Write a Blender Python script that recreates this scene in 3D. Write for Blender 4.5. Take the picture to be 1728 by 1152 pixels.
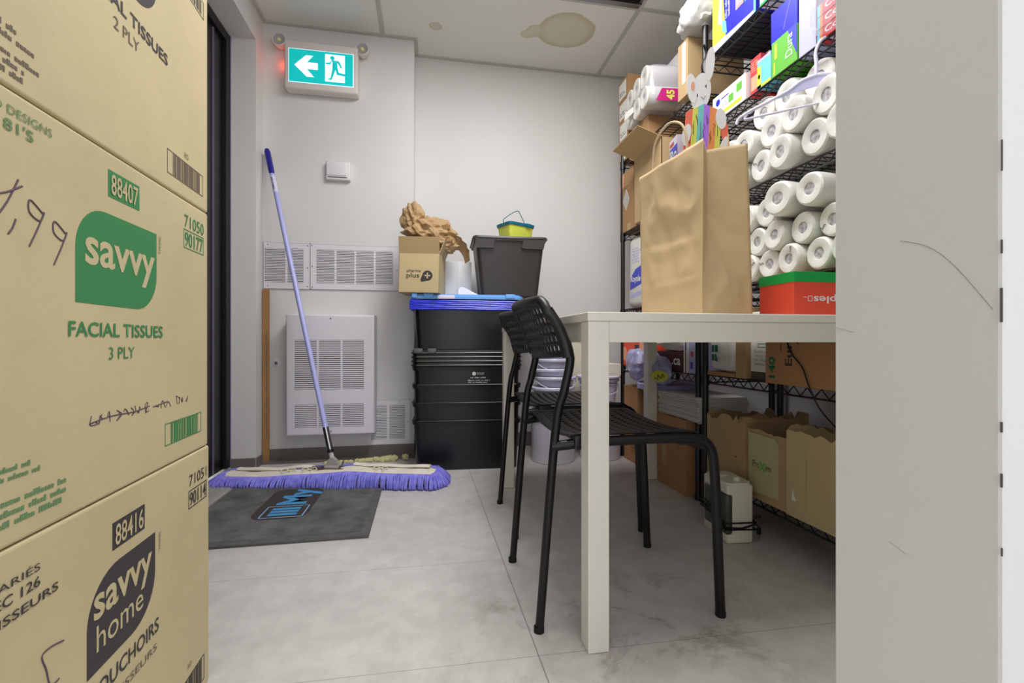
import bpy, bmesh, math, random
from mathutils import Vector, Matrix, noise
for o in list(bpy.data.objects): bpy.data.objects.remove(o, do_unlink=True)
SC = bpy.context.scene; COL = SC.collection
PI = math.pi
# ------------------------------------------------------------------ camera
cam_d = bpy.data.cameras.new('camera'); cam = bpy.data.objects.new('camera', cam_d); COL.objects.link(cam)
cam_d.lens = 16.0; cam_d.sensor_width = 36.0; cam_d.clip_start = 0.02
cam.location = (0, 0, 0.676); cam.rotation_euler = (PI/2, 0, -math.atan(139/768))
SC.camera = cam
# ------------------------------------------------------------------ world, lights, exposure
SC.view_settings.view_transform = 'Standard'; SC.view_settings.look = 'None'
SC.view_settings.gamma = 1; SC.view_settings.use_curve_mapping = False
SC.view_settings.exposure = 0.0
W = bpy.data.worlds.new('world'); SC.world = W; W.use_nodes = True
W.node_tree.nodes['Background'].inputs[0].default_value = (0.88, 0.92, 1.0, 1)
W.node_tree.nodes['Background'].inputs[1].default_value = 1.9
def area(name, loc, sx, sy, power, col, rot=(0, 0, 0)):
    d = bpy.data.lights.new(name, 'AREA'); d.shape = 'RECTANGLE'; d.size = sx; d.size_y = sy
    d.energy = power; d.color = col
    o = bpy.data.objects.new(name, d); COL.objects.link(o); o.location = loc; o.rotation_euler = rot
    return o
area('ceiling_light_room', (0.42, 1.35, 2.43), 0.6, 1.15, 37, (0.985, 0.985, 1.0))
area('fill_light_corridor', (0.75, -1.2, 2.40), 1.2, 0.6, 9, (0.95, 0.95, 1.0))  # added fill behind the camera, not a known lamp
# ------------------------------------------------------------------ materials
def lin(c):
    return tuple(((v/255)/12.92 if v/255 <= 0.04045 else (((v/255)+0.055)/1.055)**2.4) for v in c)
MATS = {}
def mat(name, rgb, rough=0.6, metal=0.0, var=0.0, scale=8.0, bump=0.0, bscale=None, emit=0, alpha=None, spec=0.5,
        rgb2=None, trans=0.0, stretch=None, coat=0.0):
    if name in MATS: return MATS[name]
    m = bpy.data.materials.new(name); m.use_nodes = True; MATS[name] = m
    nt = m.node_tree; b = nt.nodes['Principled BSDF']
    c = (*lin(rgb), 1)
    b.inputs['Base Color'].default_value = c
    b.inputs['Roughness'].default_value = rough; b.inputs['Metallic'].default_value = metal
    b.inputs['Specular IOR Level'].default_value = spec
    if coat: b.inputs['Coat Weight'].default_value = coat
    if trans: b.inputs['Transmission Weight'].default_value = trans
    if alpha is not None: b.inputs['Alpha'].default_value = alpha
    if emit:
        b.inputs['Emission Color'].default_value = c; b.inputs['Emission Strength'].default_value = emit
    if var or bump:
        tc = nt.nodes.new('ShaderNodeTexCoord'); mp = nt.nodes.new('ShaderNodeMapping')
        nt.links.new(tc.outputs['Object'], mp.inputs[0])
        if stretch: mp.inputs['Scale'].default_value = stretch
        nz = nt.nodes.new('ShaderNodeTexNoise'); nz.inputs['Scale'].default_value = scale
        nz.inputs['Detail'].default_value = 5; nz.inputs['Roughness'].default_value = 0.6
        nt.links.new(mp.outputs[0], nz.inputs['Vector'])
        if var:
            mx = nt.nodes.new('ShaderNodeMix'); mx.data_type = 'RGBA'
            c2 = (*lin(rgb2), 1) if rgb2 else tuple(v*(1-var) for v in c[:3])+(1,)
            mx.inputs[6].default_value = c; mx.inputs[7].default_value = c2
            rp = nt.nodes.new('ShaderNodeMapRange'); rp.inputs[1].default_value = 0.35; rp.inputs[2].default_value = 0.68
            nt.links.new(nz.outputs[0], rp.inputs[0]); nt.links.new(rp.outputs[0], mx.inputs[0])
            nt.links.new(mx.outputs[2], b.inputs['Base Color'])
        if bump:
            bp = nt.nodes.new('ShaderNodeBump'); bp.inputs['Strength'].default_value = bump; bp.inputs['Distance'].default_value = 0.01
            if bscale:
                n2 = nt.nodes.new('ShaderNodeTexNoise'); n2.inputs['Scale'].default_value = bscale; n2.inputs['Detail'].default_value = 3
                nt.links.new(mp.outputs[0], n2.inputs['Vector']); nt.links.new(n2.outputs[0], bp.inputs['Height'])
            else: nt.links.new(nz.outputs[0], bp.inputs['Height'])
            nt.links.new(bp.outputs[0], b.inputs['Normal'])
    return m
M = dict(
 wall=mat('wall_paint', (226, 224, 220), 0.55, var=0.03, scale=1.5, bump=0.04, bscale=160),
 wallc=mat('wall_paint_grey', (205, 202, 204), 0.6, var=0.03, scale=2),
 trim=mat('white_trim', (222, 220, 216), 0.45, var=0.02, scale=3),
 base=mat('baseboard_grey', (118, 112, 106), 0.6, var=0.15, scale=6),
 tbar=mat('ceiling_grid_white', (196, 194, 186), 0.5),
 card=mat('carton_pale', (206, 190, 148), 0.8, var=0.07, scale=3, bump=0.06, bscale=60, rgb2=(192, 177, 136)),
 cardb=mat('carton_brown', (176, 136, 92), 0.82, var=0.1, scale=5, bump=0.05, bscale=60),
 cardm=mat('carton_tan', (190, 160, 116), 0.82, var=0.08, scale=5, bump=0.05, bscale=60),
 cardo=mat('carton_orange_brown', (188, 138, 94), 0.8, var=0.1, scale=5, bump=0.05, bscale=60),
 kraft=mat('kraft_paper', (208, 180, 136), 0.62, var=0.08, scale=7, bump=0.12, bscale=14),
 kraftc=mat('kraft_crumpled', (184, 150, 106), 0.65, var=0.12, scale=12, bump=0.2, bscale=30),
 green=mat('ink_green', (58, 132, 76), 0.8), greend=mat('ink_faded_green', (104, 138, 92), 0.85),
 ink=mat('ink_charcoal', (62, 58, 58), 0.8), ink2=mat('ink_grey_brown', (112, 100, 86), 0.85), pen=mat('marker_pen', (92, 76, 84), 0.8),
 black=mat('black_satin', (14, 14, 16), 0.42), blackm=mat('black_matte', (10, 10, 12), 0.8),
 chair=mat('chair_black', (12, 12, 13), 0.36, spec=0.4), chairp=mat('chair_black_plastic', (20, 18, 18), 0.42),
 rack=mat('rack_black', (16, 16, 18), 0.4, spec=0.6),
 tabw=mat('table_white', (232, 228, 216), 0.4, var=0.02, scale=20),
 blueh=mat('mop_pole_lavender', (184, 186, 242), 0.35, spec=0.6), navy=mat('grip_navy', (30, 24, 140), 0.4),
 chrome=mat('chrome', (190, 190, 195), 0.2, metal=1.0), cardp=mat('carton_straw', (206, 184, 138), 0.8, var=0.06, scale=5), bagw=mat('bag_white_plastic', (188, 186, 182), 0.5), under=mat('box_underside_shade', (26, 24, 34), 0.7), scr=mat('scratch_grey', (150, 145, 142), 0.8), thr=mat('threshold_metal', (186, 183, 174), 0.45, metal=0.3), steel=mat('steel', (150, 150, 155), 0.35, metal=1.0),
 yarn=mat('yarn_violet', (152, 148, 238), 0.9, var=0.35, scale=40, rgb2=(118, 112, 214)), canvas=mat('canvas_cream', (236, 228, 210), 0.9, var=0.12, scale=9, bump=0.25, bscale=25),
 mat_=mat('mat_charcoal', (122, 122, 120), 0.97, var=0.6, scale=9, bump=0.8, bscale=260, rgb2=(84, 83, 81)),
 mate=mat('mat_edge_rubber', (96, 96, 95), 0.8, var=0.3, scale=30),
 mblue=mat('mat_logo_blue', (70, 150, 205), 0.8, var=0.1, scale=40), white=mat('white_plain', (236, 234, 232), 0.5),
 heat=mat('heater_white', (232, 228, 232), 0.4, var=0.02, scale=3), dark=mat('grille_dark', (96, 92, 88), 0.8), darkh=mat('heater_inner', (92, 78, 60), 0.8),
 sign=mat('sign_housing', (234, 224, 219), 0.45), signb=mat('sign_teal', (0, 178, 176), 0.4, emit=0.75), signw=mat('sign_white', (236, 244, 255), 0.4, emit=0.75),
 tote=mat('tote_black', (16, 16, 18), 0.3, var=0.1, scale=4), bin_=mat('bin_charcoal', (52, 47, 45), 0.42),
 blid=mat('lid_light_blue', (118, 180, 246), 0.45), bblue=mat('blue_film', (40, 60, 235), 0.3, var=0.3, scale=30, rgb2=(20, 30, 180)),
 lime=mat('lime_plastic', (214, 222, 84), 0.4), teal=mat('teal_plastic', (10, 104, 132), 0.4),
 pail=mat('pail_white', (226, 222, 232), 0.4), pailb=mat('pail_cool_white', (224, 221, 242), 0.35), clear=mat('clear_tub', (215, 213, 225), 0.25, alpha=0.75),
 cream=mat('carton_cream', (228, 220, 200), 0.75, var=0.05, scale=6),
 paper=mat('paper_white', (232, 229, 222), 0.8), paperl=mat('paper_lavender', (224, 222, 244), 0.7),
 roll=mat('roll_white', (226, 224, 216), 0.6, var=0.04, scale=14, bump=0.35, bscale=22, coat=0.35), core=mat('roll_core_grey', (128, 126, 128), 0.6, var=0.5, scale=60, rgb2=(206, 204, 206)),
 film=mat('clear_film', (232, 232, 245), 0.12, alpha=0.3, spec=0.8),
 red=mat('staples_red', (236, 82, 58), 0.5), sgreen=mat('box_green', (14, 168, 74), 0.5), orange=mat('box_orange', (240, 84, 54), 0.55),
 blue=mat('box_blue', (36, 38, 190), 0.4), cobalt=mat('box_cobalt', (64, 72, 200), 0.45), lav=mat('box_lavender', (190, 188, 228), 0.5),
 lgreen=mat('box_lime_green', (104, 186, 62), 0.5), yell=mat('box_yellow_green', (208, 222, 66), 0.5), cyan=mat('box_cyan', (116, 206, 234), 0.5),
 pink=mat('print_magenta', (200, 28, 122), 0.5), redp=mat('print_red', (214, 60, 66), 0.5), brownd=mat('box_dark_brown', (88, 74, 58), 0.7), maroon=mat('box_maroon', (72, 12, 20), 0.5),
 humw=mat('humidifier_ivory', (232, 230, 212), 0.35), tank=mat('smoked_tank', (70, 72, 66), 0.2, spec=0.7), purple=mat('lid_violet', (186, 183, 228), 0.45),
 wood=mat('ruler_wood', (178, 132, 80), 0.6, var=0.35, scale=18, stretch=(1, 1, 0.2)), foam=mat('foam_yellow', (226, 218, 160), 0.85, var=0.15, scale=20, bump=0.3, bscale=50),
 ylab=mat('label_yellow', (206, 204, 70), 0.7), rub=mat('rainbow_orange', (240, 150, 84), 0.7), rviolet=mat('rainbow_violet', (180, 120, 236), 0.7),
 rteal=mat('rainbow_teal', (120, 204, 200), 0.7), ryel=mat('rainbow_yellow', (222, 224, 96), 0.7), rred=mat('rainbow_coral', (240, 116, 92), 0.7),
 peach=mat('sticker_peach', (240, 168, 134), 0.7), dgreen=mat('print_dark_green', (14, 108, 74), 0.6), olive=mat('bag_olive_white', (196, 190, 140), 0.7, var=0.08, scale=12),
 lamp=mat('lamp_lens', (168, 168, 168), 0.25, spec=0.8), redled=mat('red_led', (255, 40, 20), 0.4, emit=6.0), bulb=mat('bulb_yellow', (236, 228, 160), 0.3),
 doorf=mat('door_frame_black', (16, 14, 20), 0.5), doorp=mat('door_navy', (6, 7, 14), 0.35), doore=mat('door_edge', (120, 108, 140), 0.5), scuff=mat('paint_chip', (96, 92, 92), 0.8),
)
# ------------------------------------------------------------------ mesh helpers
class MB:
    def __init__(s): s.bm = bmesh.new()
    def box(s, x0, x1, y0, y1, z0, z1, bev=0.0, mx=None, seg=2):
        r = bmesh.ops.create_cube(s.bm, size=1)['verts']
        for v in r:
            v.co = Vector(((x0+x1)/2+v.co.x*(x1-x0), (y0+y1)/2+v.co.y*(y1-y0), (z0+z1)/2+v.co.z*(z1-z0)))
        if bev:
            es = list({e for v in r for e in v.link_edges})
            o = bmesh.ops.bevel(s.bm, geom=es, offset=bev, segments=seg, affect='EDGES', profile=0.5)
            r = list({v for f in o['faces'] for v in f.verts} | {v for v in r if v.is_valid})
        if mx is not None:
            for v in r: v.co = mx @ v.co
        return s
    def taper(s, cx, cy, z0, z1, w0, d0, w1, d1, rad=0.02, wall=0.003, seg=4, open_top=True):
        """rounded tapered tub; w0,d0 at bottom"""
        def ring(w, d, z, r):
            out = []
            for (sx, sy, a0) in ((1, 1, 0), (-1, 1, 90), (-1, -1, 180), (1, -1, 270)):
                for k in range(seg+1):
                    a = math.radians(a0+90*k/seg)
                    out.append(s.bm.verts.new((cx+sx*(w/2-r)+r*math.cos(a), cy+sy*(d/2-r)+r*math.sin(a), z)))
            return out
        rs = [ring(w0, d0, z0, rad), ring(w1, d1, z1, rad)]
        if open_top:
            rs += [ring(w1-2*wall, d1-2*wall, z1, rad*0.9), ring(w0-2*wall, d0-2*wall, z0+wall, rad*0.9)]
        n = len(rs[0])
        for a, b in zip(rs, rs[1:]):
            for i in range(n): s.bm.faces.new((a[i], a[(i+1) % n], b[(i+1) % n], b[i]))
        s.bm.faces.new(list(reversed(rs[0]))); s.bm.faces.new(rs[-1])
        return s
    def tube(s, pts, r, n=8, cap=True, closed=False, flat=1.0):
        pts = [Vector(p) for p in pts]; rings = []; up = None
        m = len(pts)
        for i, p in enumerate(pts):
            a = pts[(i-1) % m] if (closed or i > 0) else p
            b = pts[(i+1) % m] if (closed or i < m-1) else p
            t = (b-a).normalized()
            if up is None:
                up = Vector((0, 0, 1)) if abs(t.z) < 0.9 else Vector((1, 0, 0))
            side = t.cross(up).normalized(); up2 = side.cross(t).normalized(); up = up2
            rr = r[i] if isinstance(r, (list, tuple)) else r
            rings.append([s.bm.verts.new(p+side*math.cos(2*PI*k/n)*rr+up2*math.sin(2*PI*k/n)*rr*flat) for k in range(n)])
        lim = m if closed else m-1
        for i in range(lim):
            a, b = rings[i], rings[(i+1) % m]
            for k in range(n): s.bm.faces.new((a[k], b[k], b[(k+1) % n], a[(k+1) % n]))
        if cap and not closed:
            s.bm.faces.new(rings[0]); s.bm.faces.new(list(reversed(rings[-1])))
        return s
    def lathe(s, prof, n=32, c=(0, 0), mx=None):
        """prof: list of (r,z); closed at axis when r==0"""
        rings = []
        vs = []
        for (r, z) in prof:
            if r < 1e-6:
                v = s.bm.verts.new((c[0], c[1], z)); rings.append([v]); vs.append(v)
            else:
                q = [s.bm.verts.new((c[0]+r*math.cos(2*PI*k/n), c[1]+r*math.sin(2*PI*k/n), z)) for k in range(n)]
                rings.append(q); vs += q
        for a, b in zip(rings, rings[1:]):
            for k in range(n):
                k2 = (k+1) % n
                if len(a) == 1 and len(b) == 1: continue
                if len(a) == 1: s.bm.faces.new((a[0], b[k2], b[k]))
                elif len(b) == 1: s.bm.faces.new((a[k], a[k2], b[0]))
                else: s.bm.faces.new((a[k], a[k2], b[k2], b[k]))
        if mx is not None:
            for v in vs: v.co = mx @ v.co
        return s
    def prism(s, pts, o, u, v, th):
        """flat polygon pts (2d) in frame o,u,v extruded by th along u x v"""
        o, u, v = Vector(o), Vector(u), Vector(v); n = u.cross(v)
        A = [s.bm.verts.new(o+u*a+v*b) for a, b in pts]; B = [s.bm.verts.new(o+u*a+v*b+n*th) for a, b in pts]
        k = len(pts)
        s.bm.faces.new(list(reversed(A))); s.bm.faces.new(B)
        for i in range(k): s.bm.faces.new((A[i], A[(i+1) % k], B[(i+1) % k], B[i]))
        return s
    def quad(s, *p):
        s.bm.faces.new([s.bm.verts.new(q) for q in p]); return s
    def blob(s, c, rad, amp=0.2, freq=6, sub=3, seed=0, crump=False, zmin=None):
        r = bmesh.ops.create_icosphere(s.bm, subdivisions=sub, radius=1)['verts']
        rnd = random.Random(seed)
        pl = [(Vector((rnd.gauss(0, 1), rnd.gauss(0, 1), rnd.gauss(0, 1))).normalized(), rnd.uniform(0.6, 2.2)*freq/4, rnd.random(), rnd.uniform(0.3, 1)) for _ in range(9)]
        for v in r:
            d = v.co.copy()
            if crump:
                w = 0
                for n, f, ph, a in pl:
                    t = (d.dot(n)*f+ph) % 1.0; w += a*(abs(t-0.5)*2-0.5)
                k = 1+amp*w/2.2+amp*0.35*noise.noise(d*freq*1.7+Vector((seed, 0, 0)))
            else:
                k = 1+amp*noise.noise(d*freq*0.35+Vector((seed, seed*2, 0)))+amp*0.4*noise.noise(d*freq+Vector((0, seed, 0)))
            v.co = Vector((c[0]+d.x*rad[0]*k, c[1]+d.y*rad[1]*k, c[2]+d.z*rad[2]*k))
            if zmin is not None and v.co.z < zmin: v.co.z = zmin
        return s
    def build(s, name, m, parent=None, smooth=False, loc=None):
        bmesh.ops.recalc_face_normals(s.bm, faces=s.bm.faces)
        me = bpy.data.meshes.new(name); s.bm.to_mesh(me); s.bm.free()
        if smooth:
            for p in me.polygons: p.use_smooth = True
            try: me.set_sharp_from_angle(angle=math.radians(38))
            except Exception: pass
        me.materials.append(M[m] if isinstance(m, str) else m)
        o = bpy.data.objects.new(name, me); COL.objects.link(o)
        if parent is not None: o.parent = parent
        if loc is not None: o.location = loc
        return o
def tag(o, label=None, cat=None, group=None, kind=None):
    if label: o['label'] = label
    if cat: o['category'] = cat
    if group: o['group'] = group
    if kind: o['kind'] = kind
    return o
def thing(name, label, cat, loc=(0, 0, 0), rz=0.0, group=None):
    o = bpy.data.objects.new(name, None); COL.objects.link(o); o.empty_display_size = 0.05
    o.location = loc; o.rotation_euler = (0, 0, rz)
    return tag(o, label, cat, group)
def struct(name, mb, m, smooth=False):
    return tag(mb.build(name, m, None, smooth), kind='structure')
def copy_tree(o, parent=None):
    c = o.copy(); COL.objects.link(c)
    if parent is not None: c.parent = parent
    for ch in list(o.children): copy_tree(ch, c)
    return c
def smoothpts(pts, k=6):
    P = [Vector(p) for p in pts]; out = []
    for i in range(len(P)-1):
        p0 = P[max(i-1, 0)]; p1 = P[i]; p2 = P[i+1]; p3 = P[min(i+2, len(P)-1)]
        for j in range(k):
            t = j/k
            out.append(0.5*((2*p1)+(p2-p0)*t+(2*p0-5*p1+4*p2-p3)*t*t+(3*p1-p0-3*p2+p3)*t**3))
    out.append(P[-1]); return out
def rounded(w, h, r, x=0, y=0, corners=(1, 1, 1, 1), seg=7):
    """rounded rectangle, corners order: br, tr, tl, bl"""
    out = []
    for i, (cx, cy, a0) in enumerate(((x+w, y, -90), (x+w, y+h, 0), (x, y+h, 90), (x, y, 180))):
        if not corners[i]: out.append((cx, cy)); continue
        rr = r*corners[i]; sx = -1 if cx > x else 1; sy = -1 if cy > y else 1
        for k in range(seg+1):
            a = math.radians(a0+90*k/seg); out.append((cx+sx*rr+rr*math.cos(a), cy+sy*rr+rr*math.sin(a)))
    return out
class Face:
    """a flat side of a thing that carries print: origin o, right u, up v (in the parent's space)"""
    def __init__(s, parent, o, u, v):
        s.p = parent; s.o = Vector(o); s.u = Vector(u).normalized(); s.v = Vector(v).normalized(); s.n = s.u.cross(s.v); s.k = 0
    def poly(s, pts, m, name='printed_panel', lift=0.0001, th=0.0003):
        b = MB(); b.prism(pts, s.o+s.n*lift, s.u, s.v, th); return b.build(name, m, s.p)
    def rect(s, x, y, w, h, m, name='printed_panel', lift=0.0001):
        return s.poly([(x, y), (x+w, y), (x+w, y+h), (x, y+h)], m, name, lift)
    def line(s, pts, r, m, name='pen_line', lift=0.0):
        b = MB(); q = [s.o+s.u*a+s.v*c+s.n*lift for a, c in pts]
        b.tube(smoothpts(q, 5), r, 6); return b.build(name, m, s.p)
    def frame(s, x, y, w, h, t, m, name='printed_frame', lift=0.0001):
        b = MB()
        for (a, c, e, f) in ((x, y, w, t), (x, y+h-t, w, t), (x, y, t, h), (x+w-t, y, t, h)):
            b.prism([(a, c), (a+e, c), (a+e, c+f), (a, c+f)], s.o+s.n*lift, s.u, s.v, 0.0004)
        return b.build(name, m, s.p)
    def bars(s, x, y, w, h, m, n=22, seed=1, name='barcode', lift=0.0001, border=True):
        b = MB(); rnd = random.Random(seed); px = x+w*0.14
        while px < x+w*0.9:
            t = w/n*rnd.choice((0.25, 0.4, 0.75)); b.prism([(px, y+h*0.05), (px+t, y+h*0.05), (px+t, y+h*0.95), (px, y+h*0.95)], s.o+s.n*lift, s.u, s.v, 0.0004)
            px += t+w/n*rnd.choice((0.3, 0.5))
        if border:
            t = h*0.035
            for (a, c, e, f) in ((x, y, w, t), (x, y+h-t, w, t), (x, y, t, h), (x+w-t, y, t, h)):
                b.prism([(a, c), (a+e, c), (a+e, c+f), (a, c+f)], s.o+s.n*lift, s.u, s.v, 0.0004)
        return b.build(name, m, s.p)
    def text(s, t, x, y, w, h, m, bold=0.0, name='printed_text', lift=0.0008, shear=0.0):
        c = bpy.data.curves.new('t', 'FONT'); c.body = t; c.size = 1; c.offset = bold; c.shear = shear; c.resolution_u = 3
        c.align_x = 'CENTER'
        o = bpy.data.objects.new('t', c); COL.objects.link(o)
        bpy.context.view_layer.update()
        me = bpy.data.meshes.new_from_object(o.evaluated_get(bpy.context.evaluated_depsgraph_get()))
        bpy.data.objects.remove(o, do_unlink=True); bpy.data.curves.remove(c)
        xs = [v.co.x for v in me.vertices]; ys = [v.co.y for v in me.vertices]
        x0, x1, y0, y1 = min(xs), max(xs), min(ys), max(ys)
        for v in me.vertices:
            a = x+(v.co.x-x0)/(x1-x0)*w; b = y+(v.co.y-y0)/(y1-y0)*h
            v.co = s.o+s.u*a+s.v*b+s.n*lift
        me.name = name; me.materials.clear(); me.materials.append(M[m] if isinstance(m, str) else m)
        r = bpy.data.objects.new(name, me); COL.objects.link(r)
        if s.p is not None: r.parent = s.p
        return r
    def scrawl(s, x, y, w, h, m, rows=3, seed=0, name='printed_lines', fill=0.62):
        """rows of tiny illegible print"""
        b = MB(); rnd = random.Random(seed); rh = h/rows
        for i in range(rows):
            px = x; ye = y+h-(i+1)*rh; wr = w*rnd.uniform(0.7, 1); lw = max(rh*0.42, w/60); left = rnd.randint(3, 8)
            while px < x+wr:
                e = px+lw*rnd.uniform(0.45, 1.0); tp = fill*rnd.choice((0.65, 0.7, 1.0)); o_ = s.o+s.n*lift_
                b.prism([(px, ye+rh*0.15), (e, ye+rh*0.15), (e, ye+rh*(0.15+tp)), (px, ye+rh*(0.15+tp))], o_, s.u, s.v, 0.0003)
                px = e+lw*0.28; left -= 1
                if left == 0: px += lw*1.1; left = rnd.randint(3, 8)
        return b.build(name, m, s.p)
lift_ = 0.0002
class Carton:
    """box-shaped thing given by its world extents; W face looks to -x, S face to -y"""
    def __init__(s, name, label, cat, x0, x1, y0, y1, z0, z1, m, rz=0.0, group=None, bev=0.0015, body='body', seam=None):
        cx, cy = (x0+x1)/2, (y0+y1)/2; s.hx, s.hy, s.h = (x1-x0)/2, (y1-y0)/2, z1-z0
        s.r = thing(name, label, cat, (cx, cy, z0), rz, group)
        b = MB(); b.box(-s.hx, s.hx, -s.hy, s.hy, 0, s.h, bev); s.body = b.build(body, m, s.r)
        s.W = Face(s.r, (-s.hx, s.hy, 0), (0, -1, 0), (0, 0, 1)); s.S = Face(s.r, (-s.hx, -s.hy, 0), (1, 0, 0), (0, 0, 1))
        s.WU = Face(s.r, (-s.hx, -s.hy, 0), (0, 0, 1), (0, 1, 0))     # print that reads upward on the W face
        s.T = Face(s.r, (-s.hx, -s.hy, s.h), (1, 0, 0), (0, 1, 0))
# ================================================================== SETTING
CZ = 2.455
# --- floor
def node_floor():
    m = bpy.data.materials.new('floor_concrete_tile'); m.use_nodes = True; nt = m.node_tree; b = nt.nodes['Principled BSDF']
    N = nt.nodes.new; L = nt.links.new
    tc = N('ShaderNodeTexCoord'); sp = N('ShaderNodeSeparateXYZ'); L(tc.outputs['Object'], sp.inputs[0])
    def mth(op, a, c=None, d=None):
        n = N('ShaderNodeMath'); n.operation = op
        for i, q in enumerate((a, c, d)):
            if q is None: continue
            if isinstance(q, (int, float)): n.inputs[i].default_value = q
            else: L(q, n.inputs[i])
        return n.outputs[0]
    X, Y = sp.outputs[0], sp.outputs[1]
    # long joint along y at x = 0.232 - 0.018*(y-0.95)
    xl = mth('ADD', X, mth('MULTIPLY', mth('SUBTRACT', Y, 0.95), 0.018)); dx = mth('ABSOLUTE', mth('SUBTRACT', xl, 0.231))
    jx = mth('LESS_THAN', dx, 0.0014)
    left = mth('LESS_THAN', xl, 0.231)
    yl = mth('SUBTRACT', Y, mth('MULTIPLY', X, -0.02))
    my = mth('ABSOLUTE', mth('SUBTRACT', mth('PINGPONG', mth('ADD', yl, -0.958+4.4), 0.22), 0.0))
    # joints every 0.44 m on the left, every 0.88 on the right
    jl = mth('MULTIPLY', mth('LESS_THAN', my, 0.0010), left)
    my2 = mth('PINGPONG', mth('ADD', yl, -0.958+4.4), 0.44)
    jr = mth('MULTIPLY', mth('LESS_THAN', my2, 0.0012), mth('SUBTRACT', 1.0, left))
    j = mth('MAXIMUM', jx, mth('MULTIPLY', mth('MAXIMUM', jl, jr), 0.7))
    n1 = N('ShaderNodeTexNoise'); n1.inputs['Scale'].default_value = 2.2; n1.inputs['Detail'].default_value = 8; n1.inputs['Roughness'].default_value = 0.65
    n2 = N('ShaderNodeTexNoise'); n2.inputs['Scale'].default_value = 14; n2.inputs['Detail'].default_value = 6; n2.inputs['Roughness'].default_value = 0.7
    n3 = N('ShaderNodeTexNoise'); n3.inputs['Scale'].default_value = 5; n3.inputs['Detail'].default_value = 9; n3.inputs['Roughness'].default_value = 0.72; n3.inputs['Distortion'].default_value = 0.6
    for n in (n1, n2, n3): L(tc.outputs['Object'], n.inputs['Vector'])
    def mix(f, a, c):
        x = N('ShaderNodeMix'); x.data_type = 'RGBA'
        if isinstance(f, float): x.inputs[0].default_value = f
        else: L(f, x.inputs[0])
        for i, q in ((6, a), (7, c)):
            if isinstance(q, tuple): x.inputs[i].default_value = (*lin(q), 1)
            else: L(q, x.inputs[i])
        return x.outputs[2]
    def rng(v, a, c):
        r = N('ShaderNodeMapRange'); r.inputs[1].default_value = a; r.inputs[2].default_value = c; L(v, r.inputs[0]); return r.outputs[0]
    c = mix(rng(n1.outputs[0], 0.35, 0.68), (212, 208, 202), (190, 186, 181))
    c = mix(mth('MULTIPLY', rng(n2.outputs[0], 0.45, 0.75), 0.45), c, (172, 168, 163))
    c = mix(mth('MULTIPLY', rng(n2.outputs[0], 0.5, 0.28), 0.3), c, (224, 221, 215))
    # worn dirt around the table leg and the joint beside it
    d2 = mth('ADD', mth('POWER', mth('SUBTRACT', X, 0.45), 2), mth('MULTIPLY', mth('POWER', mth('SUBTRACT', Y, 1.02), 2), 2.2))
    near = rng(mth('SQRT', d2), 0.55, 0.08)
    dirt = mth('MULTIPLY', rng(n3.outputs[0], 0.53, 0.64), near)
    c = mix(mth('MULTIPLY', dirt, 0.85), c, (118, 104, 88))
    c = mix(mth('MULTIPLY', j, 0.62), c, (92, 86, 80))
    L(c, b.inputs['Base Color']); L(rng(n2.outputs[0], 0.2, 0.8), b.inputs['Roughness'])
    r = N('ShaderNodeMapRange'); r.inputs[3].default_value = 0.34; r.inputs[4].default_value = 0.52; L(n1.outputs[0], r.inputs[0]); L(r.outputs[0], b.inputs['Roughness'])
    bp = N('ShaderNodeBump'); bp.inputs['Strength'].default_value = 0.08; bp.inputs['Distance'].default_value = 0.01; L(n2.outputs[0], bp.inputs['Height']); L(bp.outputs[0], b.inputs['Normal'])
    return m
fl = MB(); fl.box(-1.2, 1.7, -1.9, 3.0, -0.05, 0.0); struct('floor', fl, node_floor())
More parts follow.
